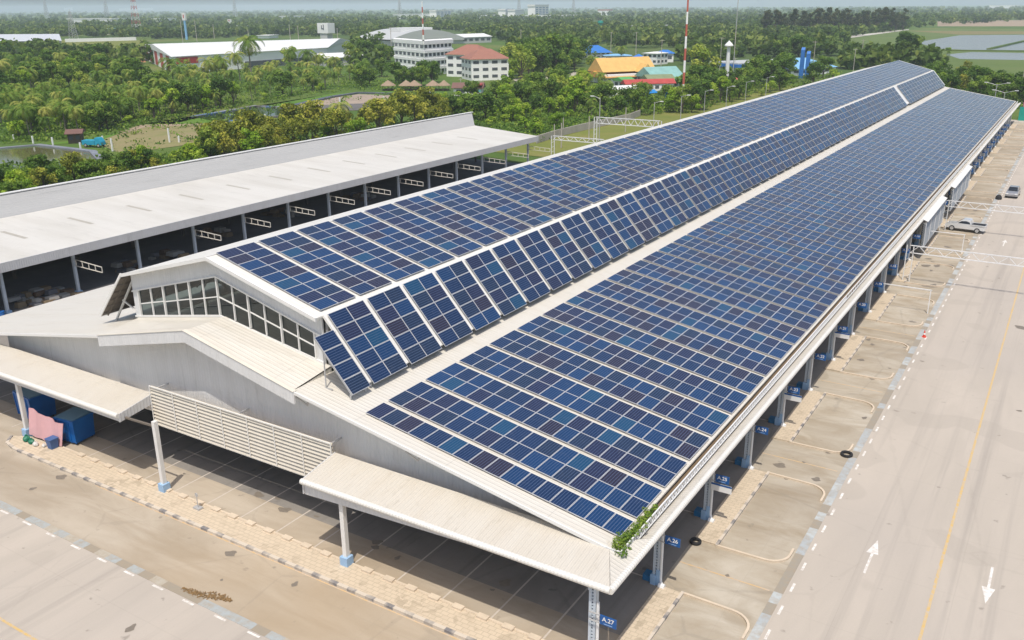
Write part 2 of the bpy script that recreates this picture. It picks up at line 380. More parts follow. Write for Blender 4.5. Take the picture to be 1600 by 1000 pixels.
def ribbon(mb, pts, wdt, z0, z1, m_=0):
    """a kerb of square section along a polyline on the ground"""
    L = []; 
    for i, p in enumerate(pts):
        a = Vector(pts[max(i - 1, 0)]); b = Vector(pts[min(i + 1, len(pts) - 1)]); d = (b - a).normalized(); n_ = Vector((-d.y, d.x)) * (wdt / 2); p = Vector(p)
        L.append((p + n_, p - n_))
    for (a, b), (c, d) in zip(L[:-1], L[1:]):
        mb.hexa([(b.x, b.y, z0), (d.x, d.y, z0), (c.x, c.y, z0), (a.x, a.y, z0), (b.x, b.y, z1), (d.x, d.y, z1), (c.x, c.y, z1), (a.x, a.y, z1)], m_)
m = MB(); ribbon(m, [(21.5, -4.45), (-12, -4.56), (-29.6, -4.6), (-31.0, -4.35), (-31.75, -3.6)], .22, .004, .16); struct(m, 'kerb', M['kerb_bw'])
m = MB(); ribbon(m, [(21.5, -2.68), (-27, -2.68)], .14, .004, .15)
for i in range(30): x = 20.5 - i * 1.55; m.box(x - .32, x + .32, -2.95, -2.60, .12, .24)
struct(m, 'kerb', M['kerb'])
m = MB(); m.box(-60, 21.6, -9.62, -9.12, .0, .02); struct(m, 'drain_covers', M['drain_x'])
m = MB(); m.box(21.72, 22.22, -9.1, 240, .0, .02); struct(m, 'drain_covers', M['drain_y'])
# side bays: paved strips and kerbed pads between the drive bays
pv = MB(); kb = MB(); kb2 = MB()
k0 = 0
for k_ in range(-1, 15):
    ya, yb = 9.9 + 15.35 * k_, 19.9 + 15.35 * k_
    pv.box(16.25, 17.55, ya, yb, .004, .10)
    ribbon(kb2, [(17.62, ya - .1), (17.62, yb + .1)], .16, .004, .15)
    for ys, sg in ((ya, 1), (yb, -1)):
        arc = [(20.4 + 1.15 * math.sin(t), ys + sg * 1.15 * (1 - math.cos(t))) for t in np.linspace(0, math.pi / 2, 8)]
        ribbon(kb, [(17.6, ys - .05 * sg)] + arc + [(21.55, ys + sg * 1.9)], .13, .004, .12)
struct(pv, 'pavement', M['pavers']); struct(kb, 'kerb', M['kerb']); struct(kb2, 'kerb', M['kerb_bwy'])
# painted markings
mw = MB(); my = MB(); md = MB(); myd = MB()
def mark(mb, x0, x1, y0, y1, z=.009): mb.quad((x0, y0, z), (x1, y0, z), (x1, y1, z), (x0, y1, z))
for i in range(-8, 100): y = 3.3 + 2.25 * i; mark(mw, 22.42, 22.56, y, y + .85)
for i in range(20): x = -40 + 2.48 * i + .3; mark(mw, x, x + .85, -9.86, -9.72)
my.quad((29.05, -12, .009), (29.2, -12, .009), (28.0, 240, .009), (27.85, 240, .009))
mark(my, -60, 10, -15.88, -15.74)
for k_ in range(-1, 15): y = 7.25 + 15.35 * k_; mark(myd, 16.35, 21.5, y, y + .11)
for i in range(24): x = 13.0 - 3.1 * i; mark(md, x, x + .1, -2.6, 6.0)
for i in range(24): x = 13.0 - 3.1 * i; mark(md, x, x + .1, 12.0, 22.0)
for i in range(28): y = 4.9 + 7.68 * i; mark(md, 9.5, 16.1, y, y + .1)
mark(myd, -20, 12, -4.75, -4.66)
def arrow(mb, x, y, s, L=3.8):
    mb.quad((x - .07, y, .009), (x + .07, y, .009), (x + .07, y + s * L * .58, .009), (x - .07, y + s * L * .58, .009)) if s > 0 else mb.quad((x - .07, y + s * L * .58, .009), (x + .07, y + s * L * .58, .009), (x + .07, y, .009), (x - .07, y, .009))
    t = [(x - .33, y + s * L * .58, .009), (x + .33, y + s * L * .58, .009), (x, y + s * L, .009)]
    mb.poly(t if s > 0 else t[::-1])
arrow(mw, 25.5, 11.6, 1); arrow(mw, 31.5, 15.9, -1)
arrow(mw, 25.6, 95, 1); arrow(mw, 31.4, 99, -1); arrow(mw, 25.4, 180, 1)
struct(mw, 'road_markings', M['mark_w']); struct(my, 'road_markings', M['mark_y']); struct(md, 'road_markings', M['mark_dim']); struct(myd, 'road_markings', M['mark_ydim'])
# fields and ponds seen beyond
flat([(-76, 130), (-47, 128.2), (-47, 330), (-82, 330)], -.04, 'grass_field', M['grass'])
flat(px_poly([(0, 234), (60, 229), (140, 238), (152, 250), (120, 262), (0, 270)]), -.05, 'pond', M['water_mud'])
m = MB(); ribbon(m, px_poly([(-10, 233), (60, 227), (145, 237), (160, 252), (130, 262)]), 1.6, -.1, .25); struct(m, 'pond_bank', plain('grey_pond_liner', (.22, .23, .26), .5, 0, .5, .4))
flat(px_poly([(148, 222), (225, 195), (350, 193), (352, 212), (290, 226), (190, 240)]), -.05, 'field', M['soil'])
flat(px_poly([(185, 206), (222, 194.5), (350, 192), (352, 194), (228, 198), (190, 209)]), -.03, 'field', M['soil2'])
flat(px_poly([(60, 226), (150, 214), (300, 186), (420, 162), (520, 146), (640, 141), (640, 146), (520, 153), (440, 170), (330, 194), (225, 193), (150, 222)]), -.06, 'grass_bank', M['lush'])
flat(px_poly([(300, 182), (400, 165), (452, 168), (445, 182), (350, 192)]), -.03, 'pond', M['water_green'])
m = MB(); ribbon(m, px_poly([(302, 183), (400, 166), (452, 169)]), 1.8, -.1, .3); ribbon(m, px_poly([(360, 190), (450, 181)]), 1.8, -.1, .3); struct(m, 'pond_bank', blocks('pond_liner_blue', 0, 2.2, (.04, .16, .36), (.07, .08, .10), (.25, .30, .36)))
flat(px_poly([(466, 166), (490, 157), (560, 147), (640, 150), (650, 162), (560, 172), (480, 174)]), -.03, 'field', plain('pond_bed_mud', (.33, .26, .20), .9, 0, .3, .1))
flat(px_poly([(500, 164), (600, 160), (640, 164), (560, 172), (500, 172)]), -.02, 'pond', plain('wet_mud', (.14, .115, .09), .4, 0, .3, .15))
m = MB(); ribbon(m, px_poly([(450, 168), (520, 152), (560, 146), (640, 148)]), 2.2, -.1, .5); struct(m, 'pond_bank', M['liner'])
flat(px_poly([(60, 62), (225, 63), (250, 76), (205, 84), (120, 84)]), -.05, 'grass_field', M['grass'])
flat(px_poly([(165, 92), (225, 90), (228, 97), (165, 99)]), -.04, 'field', plain('orange_soil', (.42, .20, .09), .9, 0, .2, .1))
flat(px_poly([(135, 122), (190, 120), (190, 131), (140, 132)]), -.04, 'grass_field', M['grass'])
flat(px_poly([(1310, 92), (1330, 60), (1420, 46), (1600, 46), (1640, 150), (1480, 150), (1400, 88)]), -.06, 'rice_field', M['paddy_green'])
flat(px_poly([(1430, 66), (1500, 55), (1620, 54), (1620, 78), (1560, 80), (1470, 76)]), -.03, 'flooded_field', M['water_paddy'])
flat(px_poly([(1478, 85), (1520, 81), (1620, 83), (1620, 94), (1500, 92)]), -.03, 'flooded_field', M['water_paddy'])
flat(px_poly([(1465, 33), (1620, 31), (1620, 41), (1465, 41)]), -.04, 'field', M['soil2'])
flat(px_poly([(1415, 48), (1620, 49), (1620, 53), (1500, 54)]), -.02, 'field', grassy('stubble', (.24, .20, .09), (.20, .18, .07)))
m = MB(); ribbon(m, px_poly([(1545, 77), (1620, 60)]), 3, -.1, .6); ribbon(m, px_poly([(1470, 79), (1620, 80.5)]), 4, -.1, .6); struct(m, 'field_bank', M['land'])
flat(px_poly([(800, 123), (905, 112), (905, 118), (810, 130)]), -.04, 'road', plain('lane_concrete', (.4, .36, .3), .9, 0, .1, .2))
flat(px_poly([(1290, 60), (1420, 45.5), (1420, 46.6), (1300, 63)]), -.03, 'path', plain('pale_track', (.5, .47, .42), .9, 0, .1, .1))

# ------------------------------------------------------------------ the market hall
AL, AU, AC = 0.17204, 0.26305, 0.84446
TL, TU = math.tan(AL), math.tan(AU)
XC = -13.6
zr = lambda x: 8.96 + .225 * (9.0 - abs(x - XC)) if abs(x - XC) < 9.0 else 8.96 - TL * (abs(x - XC) - 9.0)      # roof surface, steeper in the middle
YF, YW = -.98, .45     # front edge of the roof and plane of the gable wall
ap = lambda x: 10.95 - .178 * abs(x + 13.6)      # foot of the lantern
zu = lambda x: 15.03 - TU * abs(x + 14)
YE = 240.4
hall = thing('market_hall', 'long white steel market hall carrying the solar panels, with glazed roof lantern and canopies', 'market hall', (-14, 0, 0))
kneeR, kneeL = (-4.86, 12.56), (-23.14, 12.56)
m = MB(); m.slab([(-4.6, zr(-4.6)), (16.05, zr(16.05))], YF, YE, .09); m.slab([(-43.8, zr(-43.8)), (-22.6, zr(-22.6))], YF, YE, .09)
for a, b in ((-22.6, XC), (XC, -4.6)):
    m.hexa([(a, YF, zr(a) - .09), (b, YF, zr(b) - .09), (b, 2.3, ap(b) - .09), (a, 2.3, ap(a) - .09), (a, YF, zr(a)), (b, YF, zr(b)), (b, 2.3, ap(b)), (a, 2.3, ap(a))])
m.quad((-4.6, YF, zr(-4.6) - .05), (-4.6, 2.3, zr(-4.6) - .05), (-4.6, 2.3, ap(-4.6)), (-4.6, YF, zr(-4.6))); m.quad((-22.6, YF, zr(-22.6) - .05), (-22.6, 2.3, zr(-22.6) - .05), (-22.6, 2.3, ap(-22.6)), (-22.6, YF, zr(-22.6)))
lower = m.build('lower_roof', M['roof_x'], hall)
m = MB(); m.slab([kneeL, (-14, zu(-14)), kneeR], 1.65, YE, .10); upper = m.build('upper_roof', M['roof_white'], hall)
m = MB()
m.slab([(-14.28, zu(-14.28) + .035), (-14, zu(-14) + .05), (-13.97, zu(-13.97) + .045)], 1.62, YE, .03); m.build('ridge_cap', M['trim'], upper)
m = MB()   # barge boards on the front edges
def barge(mb, xs, zf, y0, y1, up_, dn):
    for a, b in zip(xs[:-1], xs[1:]):
        mb.hexa([(a, y0, zf(a) - dn), (b, y0, zf(b) - dn), (b, y1, zf(b) - dn), (a, y1, zf(a) - dn), (a, y0, zf(a) + up_), (b, y0, zf(b) + up_), (b, y1, zf(b) + up_), (a, y1, zf(a) + up_)])
barge(m, [-23.14, -14, -4.86], zu, 1.55, 1.648, .02, .22); m.build('barge_board', M['trim'], upper)
for xs in ([-43.9, -22.75], [-4.4, 16.1]):
    m = MB(); barge(m, xs, zr, YF - .09, YF - .002, .02, .17); m.build('barge_board', M['trim'], lower)
m = MB(); barge(m, [-22.75, XC, -4.4], zr, YF - .14, YF - .002, .025, .76); m.build('deep_fascia', M['wall_sheet'], lower)
m = MB(); barge(m, [-22.75, XC, -4.4], zr, YF - .18, YF + .12, .06, -.028); m.build('fascia_cap', M['trim_warm'], lower)
for x in (-20.4, -4.0, 4.0):
    m = MB(); m.bar((x - .5, YF + .1, zr(x) - .3), (x, YF + .5, zr(x) - .9), .08); m.bar((x + .5, YF + .1, zr(x) - .3), (x, YF + .5, zr(x) - .9), .08); m.build('eave_bracket', M['steel'], lower)
# skirts: steep sheets that hang from the knees
sx, sz = 4.87 * math.cos(AC), 4.87 * math.sin(AC)
m = MB(); m.slab([kneeR, (kneeR[0] + sx, kneeR[1] - sz)], 2.3, YE, .05); skR = m.build('skirt_roof', M['trim'], hall)
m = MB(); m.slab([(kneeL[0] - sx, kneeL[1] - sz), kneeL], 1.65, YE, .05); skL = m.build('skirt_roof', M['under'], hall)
m = MB()
for e in (0,): 
    a = Vector((kneeL[0], 1.6, kneeL[1])); b = Vector((kneeL[0] - sx, 1.6, kneeL[1] - sz)); m.bar(a, b, .09, .16)
    m.bar((kneeR[0], 2.24, kneeR[1]), (kneeR[0] + sx * .25, 2.24, kneeR[1] - sz * .25), .09, .16)
    m.bar((b.x, 1.6, b.z), (b.x, YE, b.z), .07, .1)
m.build('edge_trim', M['trim'], skL)
for i in range(31):      # struts under both skirts
    y = 2.6 + 7.68 * i
    m = MB(); m.bar((-23.1, y, 12.2), (-26.0, y, zr(-26) + .05), .12); m.bar((-24.9, y, 10.1), (-23.1, y, 9.4), .1); m.bar((-23.1, y, 12.3), (-23.1, y, zr(-23.1)), .16)
    m.build('skirt_strut', M['trim'], hall)
    m = MB(); m.bar((-4.95, y, 12.3), (-4.95, y, zr(-4.95)), .16); m.build('skirt_post', M['steel'], hall)
    m = MB(); m.bar((-1.75, y, 8.95), (-1.75, y, zr(-1.75)), .05); m.bar((-2.9, y, 10.2), (-2.9, y, zr(-2.9)), .05); m.bar((-1.75, y, 8.9), (-3.2, y, zr(-3.2) + .05), .05)
    m.build('skirt_strut', M['steel'], hall)
m = MB()
for i in range(6): t = (i + .5) / 6; m.bar((kneeL[0] - sx * t, 1.66, kneeL[1] - sz * t - .1), (kneeL[0] - sx * t, YE, kneeL[1] - sz * t - .1), .07, .1)
for i in range(60): y = 2.2 + 4 * i; m.bar((kneeL[0], y, kneeL[1] - .12), (kneeL[0] - sx, y, kneeL[1] - sz - .12), .06, .12)
m.build('rafters', M['under'], skL)
# walls of the gable ends
m = MB()
def wallpanel(mb, xs, zlo, zhi, y0, y1):
    for a, b in zip(xs[:-1], xs[1:]):
        mb.hexa([(a, y0, zlo(a)), (b, y0, zlo(b)), (b, y1, zlo(b)), (a, y1, zlo(a)), (a, y0, zhi(a)), (b, y0, zhi(b)), (b, y1, zhi(b)), (a, y1, zhi(a))])
wallpanel(m, [-37.4, -22.6, XC, -4.6, 15.5], lambda x: 3.3, lambda x: zr(x) - .10, YW, YW + .12)  # lower edge extended out of sight to stop sun reaching the floor
m.build('gable_wall', M['wall_sheet'], hall)
m = MB(); wt = lambda x: 13.62 - TU * abs(x + 14); wb = lambda x: ap(x) + .07
wallpanel(m, [-23.0, -14, -5.0], wt, lambda x: zu(x) - .11, 2.22, 2.34)
wallpanel(m, [-23.0, -22.35], lambda x: ap(x) - .3, lambda x: wt(x) , 2.22, 2.34); wallpanel(m, [-5.65, -5.0], lambda x: ap(x) - .3, lambda x: wt(x), 2.22, 2.34)
wallpanel(m, [-22.35, -14, -5.65], lambda x: ap(x) - .1, lambda x: wb(x), 2.22, 2.34)
lant = m.build('lantern_wall', M['wall_sheet'], hall)
m = MB(); m.bar((-23.0, 2.16, wt(-23) + .0), (-14, 2.16, wt(-14)), .1, .09); m.bar((-14, 2.16, wt(-14)), (-5.0, 2.16, wt(-5)), .1, .09)
m.bar((-23.0, 2.16, wb(-23)), (-14, 2.16, wb(-14)), .1, .12); m.bar((-14, 2.16, wb(-14)), (-5.0, 2.16, wb(-5)), .1, .12)
m.build('window_trim', M['trim'], lant)
xsw = np.linspace(-22.35, -14, 4).tolist() + np.linspace(-14, -5.65, 4).tolist()[1:]
for a, b in zip(xsw[:-1], xsw[1:]):
    m = MB(); 
    for x in ((a, b) if b == xsw[-1] else (a,)): m.bar((x, 2.2, wb(x)), (x, 2.2, wt(x)), .17, .1)
    mx = (a + b) / 2; m.bar((mx, 2.2, wb(mx)), (mx, 2.2, wt(mx)), .10, .08)
    md_ = lambda x: wb(x) + (wt(x) - wb(x)) * .48
    m.bar((a + .085, 2.205, md_(a)), (b - .085, 2.205, md_(b)), .06, .07)
    fr = m.build('window', M['trim'], lant)
    g = MB(); g.quad((a + .05, 2.25, wb(a)), (b - .05, 2.25, wb(b)), (b - .05, 2.25, wt(b)), (a + .05, 2.25, wt(a))); g.build('pane', M['glass'], fr)
# roof trusses inside the lantern
for i in range(8):
    y = 9 + 7.68 * i; m = MB()
    for s_ in (-1, 1):
        m.bar((-14, y, 14.6), (-14 + s_ * 8.9, y, 12.25), .14); m.bar((-14, y, 13.4), (-14 + s_ * 8.9, y, 11.6), .12)
        for q in range(5): t = q / 5; t2 = (q + .5) / 5; m.bar((-14 + s_ * 8.9 * t, y, 14.6 - 2.35 * t), (-14 + s_ * 8.9 * t2, y, 13.4 - 1.8 * t2), .08)
    m.bar((-22.9, y, 11.0), (-5.1, y, 11.0), .12); m.bar((-22.9, y, 10.2), (-5.1, y, 10.2), .12)
    for q in range(16): x = -22.4 + q * 1.13; m.bar((x, y, 10.2), (x, y, 11.0), .07)
    m.build('roof_truss', M['steel'], hall)
# canopies round the foot of the gable and along the side
m = MB()
def sheet4(mb, p, t=.06):
    q = [Vector(v) for v in p]; mb.hexa([tuple(v - Vector((0, 0, t))) for v in q] + [tuple(v) for v in q])
YI, ZI = -.57, 5.48      # crest of the canopies, unseen valley sheet added behind it keeps sun off the floor
def canopy(x0, x1, xi):
    m = MB(); sheet4(m, [(x0, -3.3, 5.02), (x1, -3.3, 5.02), (xi, YI, ZI), (x0, YI, ZI)]); sheet4(m, [(x0, YI + .001, ZI), (xi, YI + .001, ZI), (xi - .02, YW, 4.7), (x0, YW, 4.7)]); return m.build('canopy', M['canopy_x'], hall)
cR = canopy(-2.0, 17.0, 15.62); cL = canopy(-50, -18.4, -18.4)
m = MB(); sheet4(m, [(15.64, YI, ZI), (17.0, -3.25, 5.015), (17.0, 1.4, 5.015), (15.66, 1.4, 4.55)]); sheet4(m, [(15.66, 1.401, 4.55), (17.0, 1.401, 5.015), (17.0, YE, 5.015), (15.66, YE, 4.55)]); cS = m.build('canopy', M['canopy_y'], hall)
def ribbed(name, axis):
    k = NT(name, (.70, .68, .62), .45); p = k.pos(); x = k.sep(p)[axis]
    ph = k.math('SINE', k.math('MULTIPLY', x, 2 * math.pi / .2)); k.bump(ph, .5, .02)
    k.base(k.mix(k.math('MULTIPLY', k.math('ADD', ph, 1.0), .06), (.72, .70, .65), (.42, .40, .36))); return k.m
M['roll_x'] = ribbed('rolled_edge_front', 0); M['roll_y'] = ribbed('rolled_edge_side', 1)
def roll(a, b, mat, par):
    m = MB(); m.tube([a, b], .17, 12); m.build('rolled_edge', mat, par)
roll((-2.05, -3.34, 4.92), (17.05, -3.34, 4.92), M['roll_x'], cR); roll((17.06, -3.38, 4.92), (17.06, YE, 4.92), M['roll_y'], cS); roll((-48, -3.34, 4.92), (-18.35, -3.34, 4.92), M['roll_x'], cL)
m = MB(); m.hexa([(-2.0, -3.2, 4.05), (12, -3.2, 4.72), (12, -3.14, 4.72), (-2.0, -3.14, 4.05), (-2.0, -3.2, 4.95), (12, -3.2, 4.95), (12, -3.14, 4.95), (-2.0, -3.14, 4.95)]); m.build('fascia_panel', M['wall_sheet'], cR)
m = MB(); m.box(-50, -18.4, -3.2, -3.14, 4.42, 4.95); m.build('fascia_panel', M['wall_sheet'], cL)
for x, sd, zb, par in ((-18.4, .06, 4.45, cL), (-2.06, .06, 4.1, cR)):
    m = MB(); m.hexa([(x, -3.3, zb), (x + sd, -3.3, zb), (x + sd, YI, 4.8), (x, YI, 4.8), (x, -3.3, 5.03), (x + sd, -3.3, 5.03), (x + sd, YI, ZI + .02), (x, YI, ZI + .02)]); m.build('end_panel', M['fascia_y'], par)
# side eave: gutter with its white lattice guard
m = MB(); m.box(15.98, 16.40, -.6, YE, 5.06, 5.10); gut = m.build('gutter', plain('gutter_dirt', (.17, .12, .07), .8, 0, .3, 1.2), hall)
m = MB(); xg = 16.45
m.box(xg - .03, xg + .03, -1.05, YE, 5.42, 5.49); m.box(xg - .03, xg + .03, -1.05, YE, 4.98, 5.04)
y = -1.0; i = 0
while y < 130:
    m.bar((xg, y, 5.03), (xg, y, 5.43), .045); 
    if y < 45: m.bar((xg, y, 5.03), (xg, y + .45, 5.43), .03)
    y += .45 if y < 45 else .9
m.box(xg - .02, xg + .02, 55, YE, 5.04, 5.42)
for x in (15.75, 16.1, 16.45): m.bar((x, -1.05, 5.0), (x, -1.05, 5.46), .05)
m.bar((15.4, -1.05, 5.45), (16.48, -1.05, 5.45), .05); m.bar((15.4, -1.05, 5.02), (16.48, -1.05, 5.02), .05)
m.build('lattice_guard', M['white'], gut)
m = MB(); m.box(15.7, 15.95, -2.9, YE, 4.2, 4.42); m.build('eave_beam', M['col'], hall)
# columns
def column(x, y, side, h=4.62):
    m = MB(); w_ = .17 if side else .13
    if side:   # two laced channels
        m.box(x - .16, x - .02, y - .16, y + .16, .0, h); m.box(x + .08, x + .20, y - .16, y + .16, .0, h)
        for q in range(22): z = .5 + q * .18; m.box(x - .02, x + .08, y - .13, y + .13, z, z + .09)
    else: m.box(x - .14, x + .14, y - .14, y + .14, 0, h)
    c = m.build('column', M['col'] if side else M['trim'], hall)
    m = MB()
    if side:
        m.box(x - .24, x + .05, y - .28, y + .28, .0, .62); m.box(x + .05, x + .26, y - .21, y + .21, .0, .95); m.build('base', M['base_blue'], c)
        m = MB(); m.box(x - .75, x - .24, y - .12, y + .45, .0, .36); m.build('pad', M['base_deep'], c)
        m = MB(); m.tube([(x + .30, y - .1, 3.8), (x + .30, y - .1, .5), (x + .34, y - .14, .26), (x + .5, y - .3, .18)], .075, 8); m.tube([(x + .28, y - .3, .12), (x + .62, y - .3, .12)], .16, 8); m.build('downpipe', M['white'], c)
    else: m.box(x - .27, x + .27, y - .27, y + .27, .0, .66); m.build('base', M['base_blue'], c)
for k_ in range(31): column(16.0, -2.9 + 7.68 * k_, True)
for i, x in enumerate((.45, -15.33, -30.85, -46.2)): column(x, -2.85, False, 5.1 if i == 1 else 4.62)
m = MB(); m.bar((-18.38, -2.85, 4.62), (-15.2, -2.85, 4.74), .12); m.build('beam', M['under'], hall)
for k_ in range(1, 12): column(.45, -2.9 + 15.36 * k_, False, 7.9)
for k_ in range(1, 12): column(-28.4, -2.9 + 15.36 * k_, False, 7.9)
# louvre screens
def louvre(name, a, b, zb0, zb1, zt, n, posts, mat, post_mat, out_, tilt=.07):
    a = Vector((*a, 0)); b = Vector((*b, 0)); o_ = Vector((*out_, 0)); m = MB()
    for i in range(n):
        t0 = i / n; t1 = (i + .86) / n
        za0, zb_ = zb0 + (zt - zb0) * t0, zb1 + (zt - zb1) * t0; za1, zb2 = zb0 + (zt - zb0) * t1, zb1 + (zt - zb1) * t1
        p = [a + o_ * tilt, b + o_ * tilt]; q = [a - o_ * tilt, b - o_ * tilt]; d = -o_ * .015
        lo = [p[0] + Vector((0, 0, za0)), p[1] + Vector((0, 0, zb_))]; hi = [q[1] + Vector((0, 0, zb2)), q[0] + Vector((0, 0, za1))]
        m.hexa([lo[0] + d, lo[1] + d, hi[0] + d, hi[1] + d, lo[0] - d, lo[1] - d, hi[0] - d, hi[1] - d])
    s_ = m.build(name, mat, hall); m = MB()
    for i in range(posts + 1):
        t = i / posts; p = a.lerp(b, t) + o_ * (tilt + .03); m.bar(p + Vector((0, 0, zb0 + (zb1 - zb0) * t)), p + Vector((0, 0, zt)), .05)
    m.bar(a + o_ * .1 + Vector((0, 0, zt)), b + o_ * .1 + Vector((0, 0, zt)), .06); m.bar(a + Vector((0, 0, zb0 - .03)), b + Vector((0, 0, zb1 - .03)), .1)
    m.build('screen_frame', post_mat, s_); return s_
M['louvre'] = plain('louvre_cream', (.60, .55, .46), .5, 0, .12, 1.2)
scr = louvre('louvre_screen', (-18.3, -.74), (-2.08, -.74), 3.36, 3.36, 6.14, 11, 7, M['louvre'], M['trim'], (0, -1))
for x in (-18.0, -10.2, -2.4):
    m = MB(); m.bar((x, -.66, 5.9), (x, YW, 5.9), .08); m.build('screen_bracket', M['steel'], scr)
for ya, yb in ((82.5, 99), (107, 128)):
    s2 = louvre('louvre_screen', (17.45, ya), (17.45, yb), 1.5, 1.5, 4.6, 12, 4, plain('grey_louvre', (.42, .43, .43), .5), M['white'], (1, 0), .16)
    m = MB(); m.hexa([(17.1, ya, 5.05), (17.8, ya, 4.78), (17.8, yb, 4.78), (17.1, yb, 5.05), (17.1, ya, 5.1), (17.8, ya, 4.83), (17.8, yb, 4.83), (17.1, yb, 5.1)]); m.build('screen_hood', M['trim'], s2)

# ------------------------------------------------------------------ solar panels
PWD, PHT, GAP = 1.60, 1.01, 0.3795
def frame_mesh():
    m = MB(); m.box(.012, PHT - .006, .008, PWD - .008, 0, .04); return m.mesh('panel_frame', M['alu'])
M['alu'] = plain('panel_aluminium', (.52, .52, .53), .4, .1, .06, 3)
M_FR = frame_mesh()
def cell_mesh(i):
    m = MB(); x0, x1, y0, y1 = .042, PHT - .034, .038, PWD - .038
    m.quad((x0, y0, .043), (x1, y0, .043), (x1, y1, .043), (x0, y1, .043), 0, [(0, 0), (0, 1), (1, 1), (1, 0)]); return m.mesh('panel_cells', CELLM[i])
M_CE = [cell_mesh(i) for i in range(6)]
pan = []   # (origin, u axis, array name, row, column)
LO = Vector((0, 0, 8.30)); LU = Vector((math.cos(AL), 0, -math.sin(AL)))
UO = Vector((-13.956, 2.36, 15.165)); UU = Vector((math.cos(AU), 0, -math.sin(AU)))
SO = Vector((-4.688, 2.413, 12.632)); SU = Vector((math.cos(AC), 0, -math.sin(AC)))
def colpos(c, single):   # start along Y of a column, panels stand two by two
    if single: return 0.0 if c == 0 else PWD + GAP + ((c - 1) // 2) * (2 * PWD + GAP) + ((c - 1) % 2) * PWD
    return (c // 2) * (2 * PWD + GAP) + (c % 2) * PWD
for c in range(133):
    for r_ in range(16): pan.append((LO + LU * (r_ * PHT) + Vector((0, colpos(c, True), 0)), LU, 'lower roof', r_, c))
for c in range(132):
    for r_ in range(9): pan.append((UO + UU * (r_ * PHT) + Vector((0, colpos(c, False), 0)), UU, 'upper roof', r_, c))
    if c // 2 != 50:
        for r_ in range(5): pan.append((SO + SU * (r_ * PHT) + Vector((0, colpos(c, False), 0)), SU, 'steep roof', r_, c + 1))
for r_ in range(1, 5): pan.append((SO + SU * (r_ * PHT) + Vector((0, -PWD - .30, 0)), SU, 'steep roof', r_, 0))
def proj(p):
    d = np.array(p) - CAM; z = -(d @ CB); return 800 + FPX * (d @ CR) / z, 500 - FPX * (d @ CU) / z, z
def parea(q):
    o, u = q[0], q[1]; c = [proj(o), proj(o + u * PHT), proj(o + u * PHT + Vector((0, PWD, 0))), proj(o + Vector((0, PWD, 0)))]
    return .5 * abs(sum(c[i][0] * c[(i + 1) % 4][1] - c[(i + 1) % 4][0] * c[i][1] for i in range(4)))
tone = rng.choice(6, size=len(pan), p=TW)
order = sorted(range(len(pan)), key=lambda i: -parea(pan[i]))
near = set(order[:300])
WHERE = {'lower roof': 'lower roof, {} below the walkway, {} column from front', 'upper roof': 'upper roof, {} below the ridge, {} column from front', 'steep roof': 'steep roof, {} from its top, {} column from front'}
root0 = None
for i in order[:300]:
    o, u, arr, r_, c = pan[i]; v = Vector((0, 1, 0)); n_ = u.cross(v)
    mwd = Matrix(((u.x, v.x, n_.x, o.x), (u.y, v.y, n_.y, o.y), (u.z, v.z, n_.z, o.z), (0, 0, 0, 1))) @ Matrix.Translation((0, 0, -.043))
    p = bpy.data.objects.new('solar_panel', M_FR); COL.objects.link(p); p.matrix_world = mwd
    q = bpy.data.objects.new('cell_face', M_CE[tone[i]]); COL.objects.link(q); q.parent = p
    tag(p, TONES[tone[i]][0] + ' solar panel on ' + WHERE[arr].format(nth(r_ + 1), nth(c + 1)), 'solar panel', 'solar panels on the market hall roof')
# the thousands farther back
m = MB()
for i, (o, u, arr, r_, c) in enumerate(pan):
    if i in near: continue
    v = Vector((0, 1, 0)); n_ = u.cross(v)
    P_ = lambda a, b, h: o + u * a + v * b + n_ * (h - .043)
    m.hexa([P_(.012, .008, 0), P_(PHT - .006, .008, 0), P_(PHT - .006, PWD - .008, 0), P_(.012, PWD - .008, 0), P_(.012, .008, .04), P_(PHT - .006, .008, .04), P_(PHT - .006, PWD - .008, .04), P_(.012, PWD - .008, .04)], 6)
    m.quad(P_(.042, .038, .043), P_(PHT - .034, .038, .043), P_(PHT - .034, PWD - .038, .043), P_(.042, PWD - .038, .043), int(tone[i]), [(0, 0), (0, 1), (1, 1), (1, 0)])
o = m.build('solar_panels', CELLM + [M['alu']]); tag(o, 'solar panels farther along the market hall roof, past the near rows', 'solar panels', 'solar panels on the market hall roof', 'stuff')
# mounting frame under the overhanging front column of the steep array
m = MB(); a = SO + SU * PHT + Vector((0, -PWD - .34, 0)) ; b = SO + SU * (5 * PHT) + Vector((0, -PWD - .34, 0)); n_ = SU.cross(Vector((0, 1, 0)))
for dy in (.1, 1.4):
    m.bar(a + Vector((0, dy, 0)) - n_ * .12, b + Vector((0, dy, 0)) - n_ * .12, .06)
for dy in (.15, 1.45):
    q = b - SU * .3 + Vector((0, dy, 0)) - n_ * .1; m.bar(q, (q.x, q.y, zr(q.x)), .06)
    q = a + SU * .9 + Vector((0, dy, 0)) - n_ * .1; m.bar(q, (q.x, q.y, zr(q.x)), .06); m.bar((q.x + .5, q.y, zr(q.x + .5) + .1), (q.x - .1, q.y, zr(q.x)), .06)
m.build('panel_rack', M['steel'], hall)

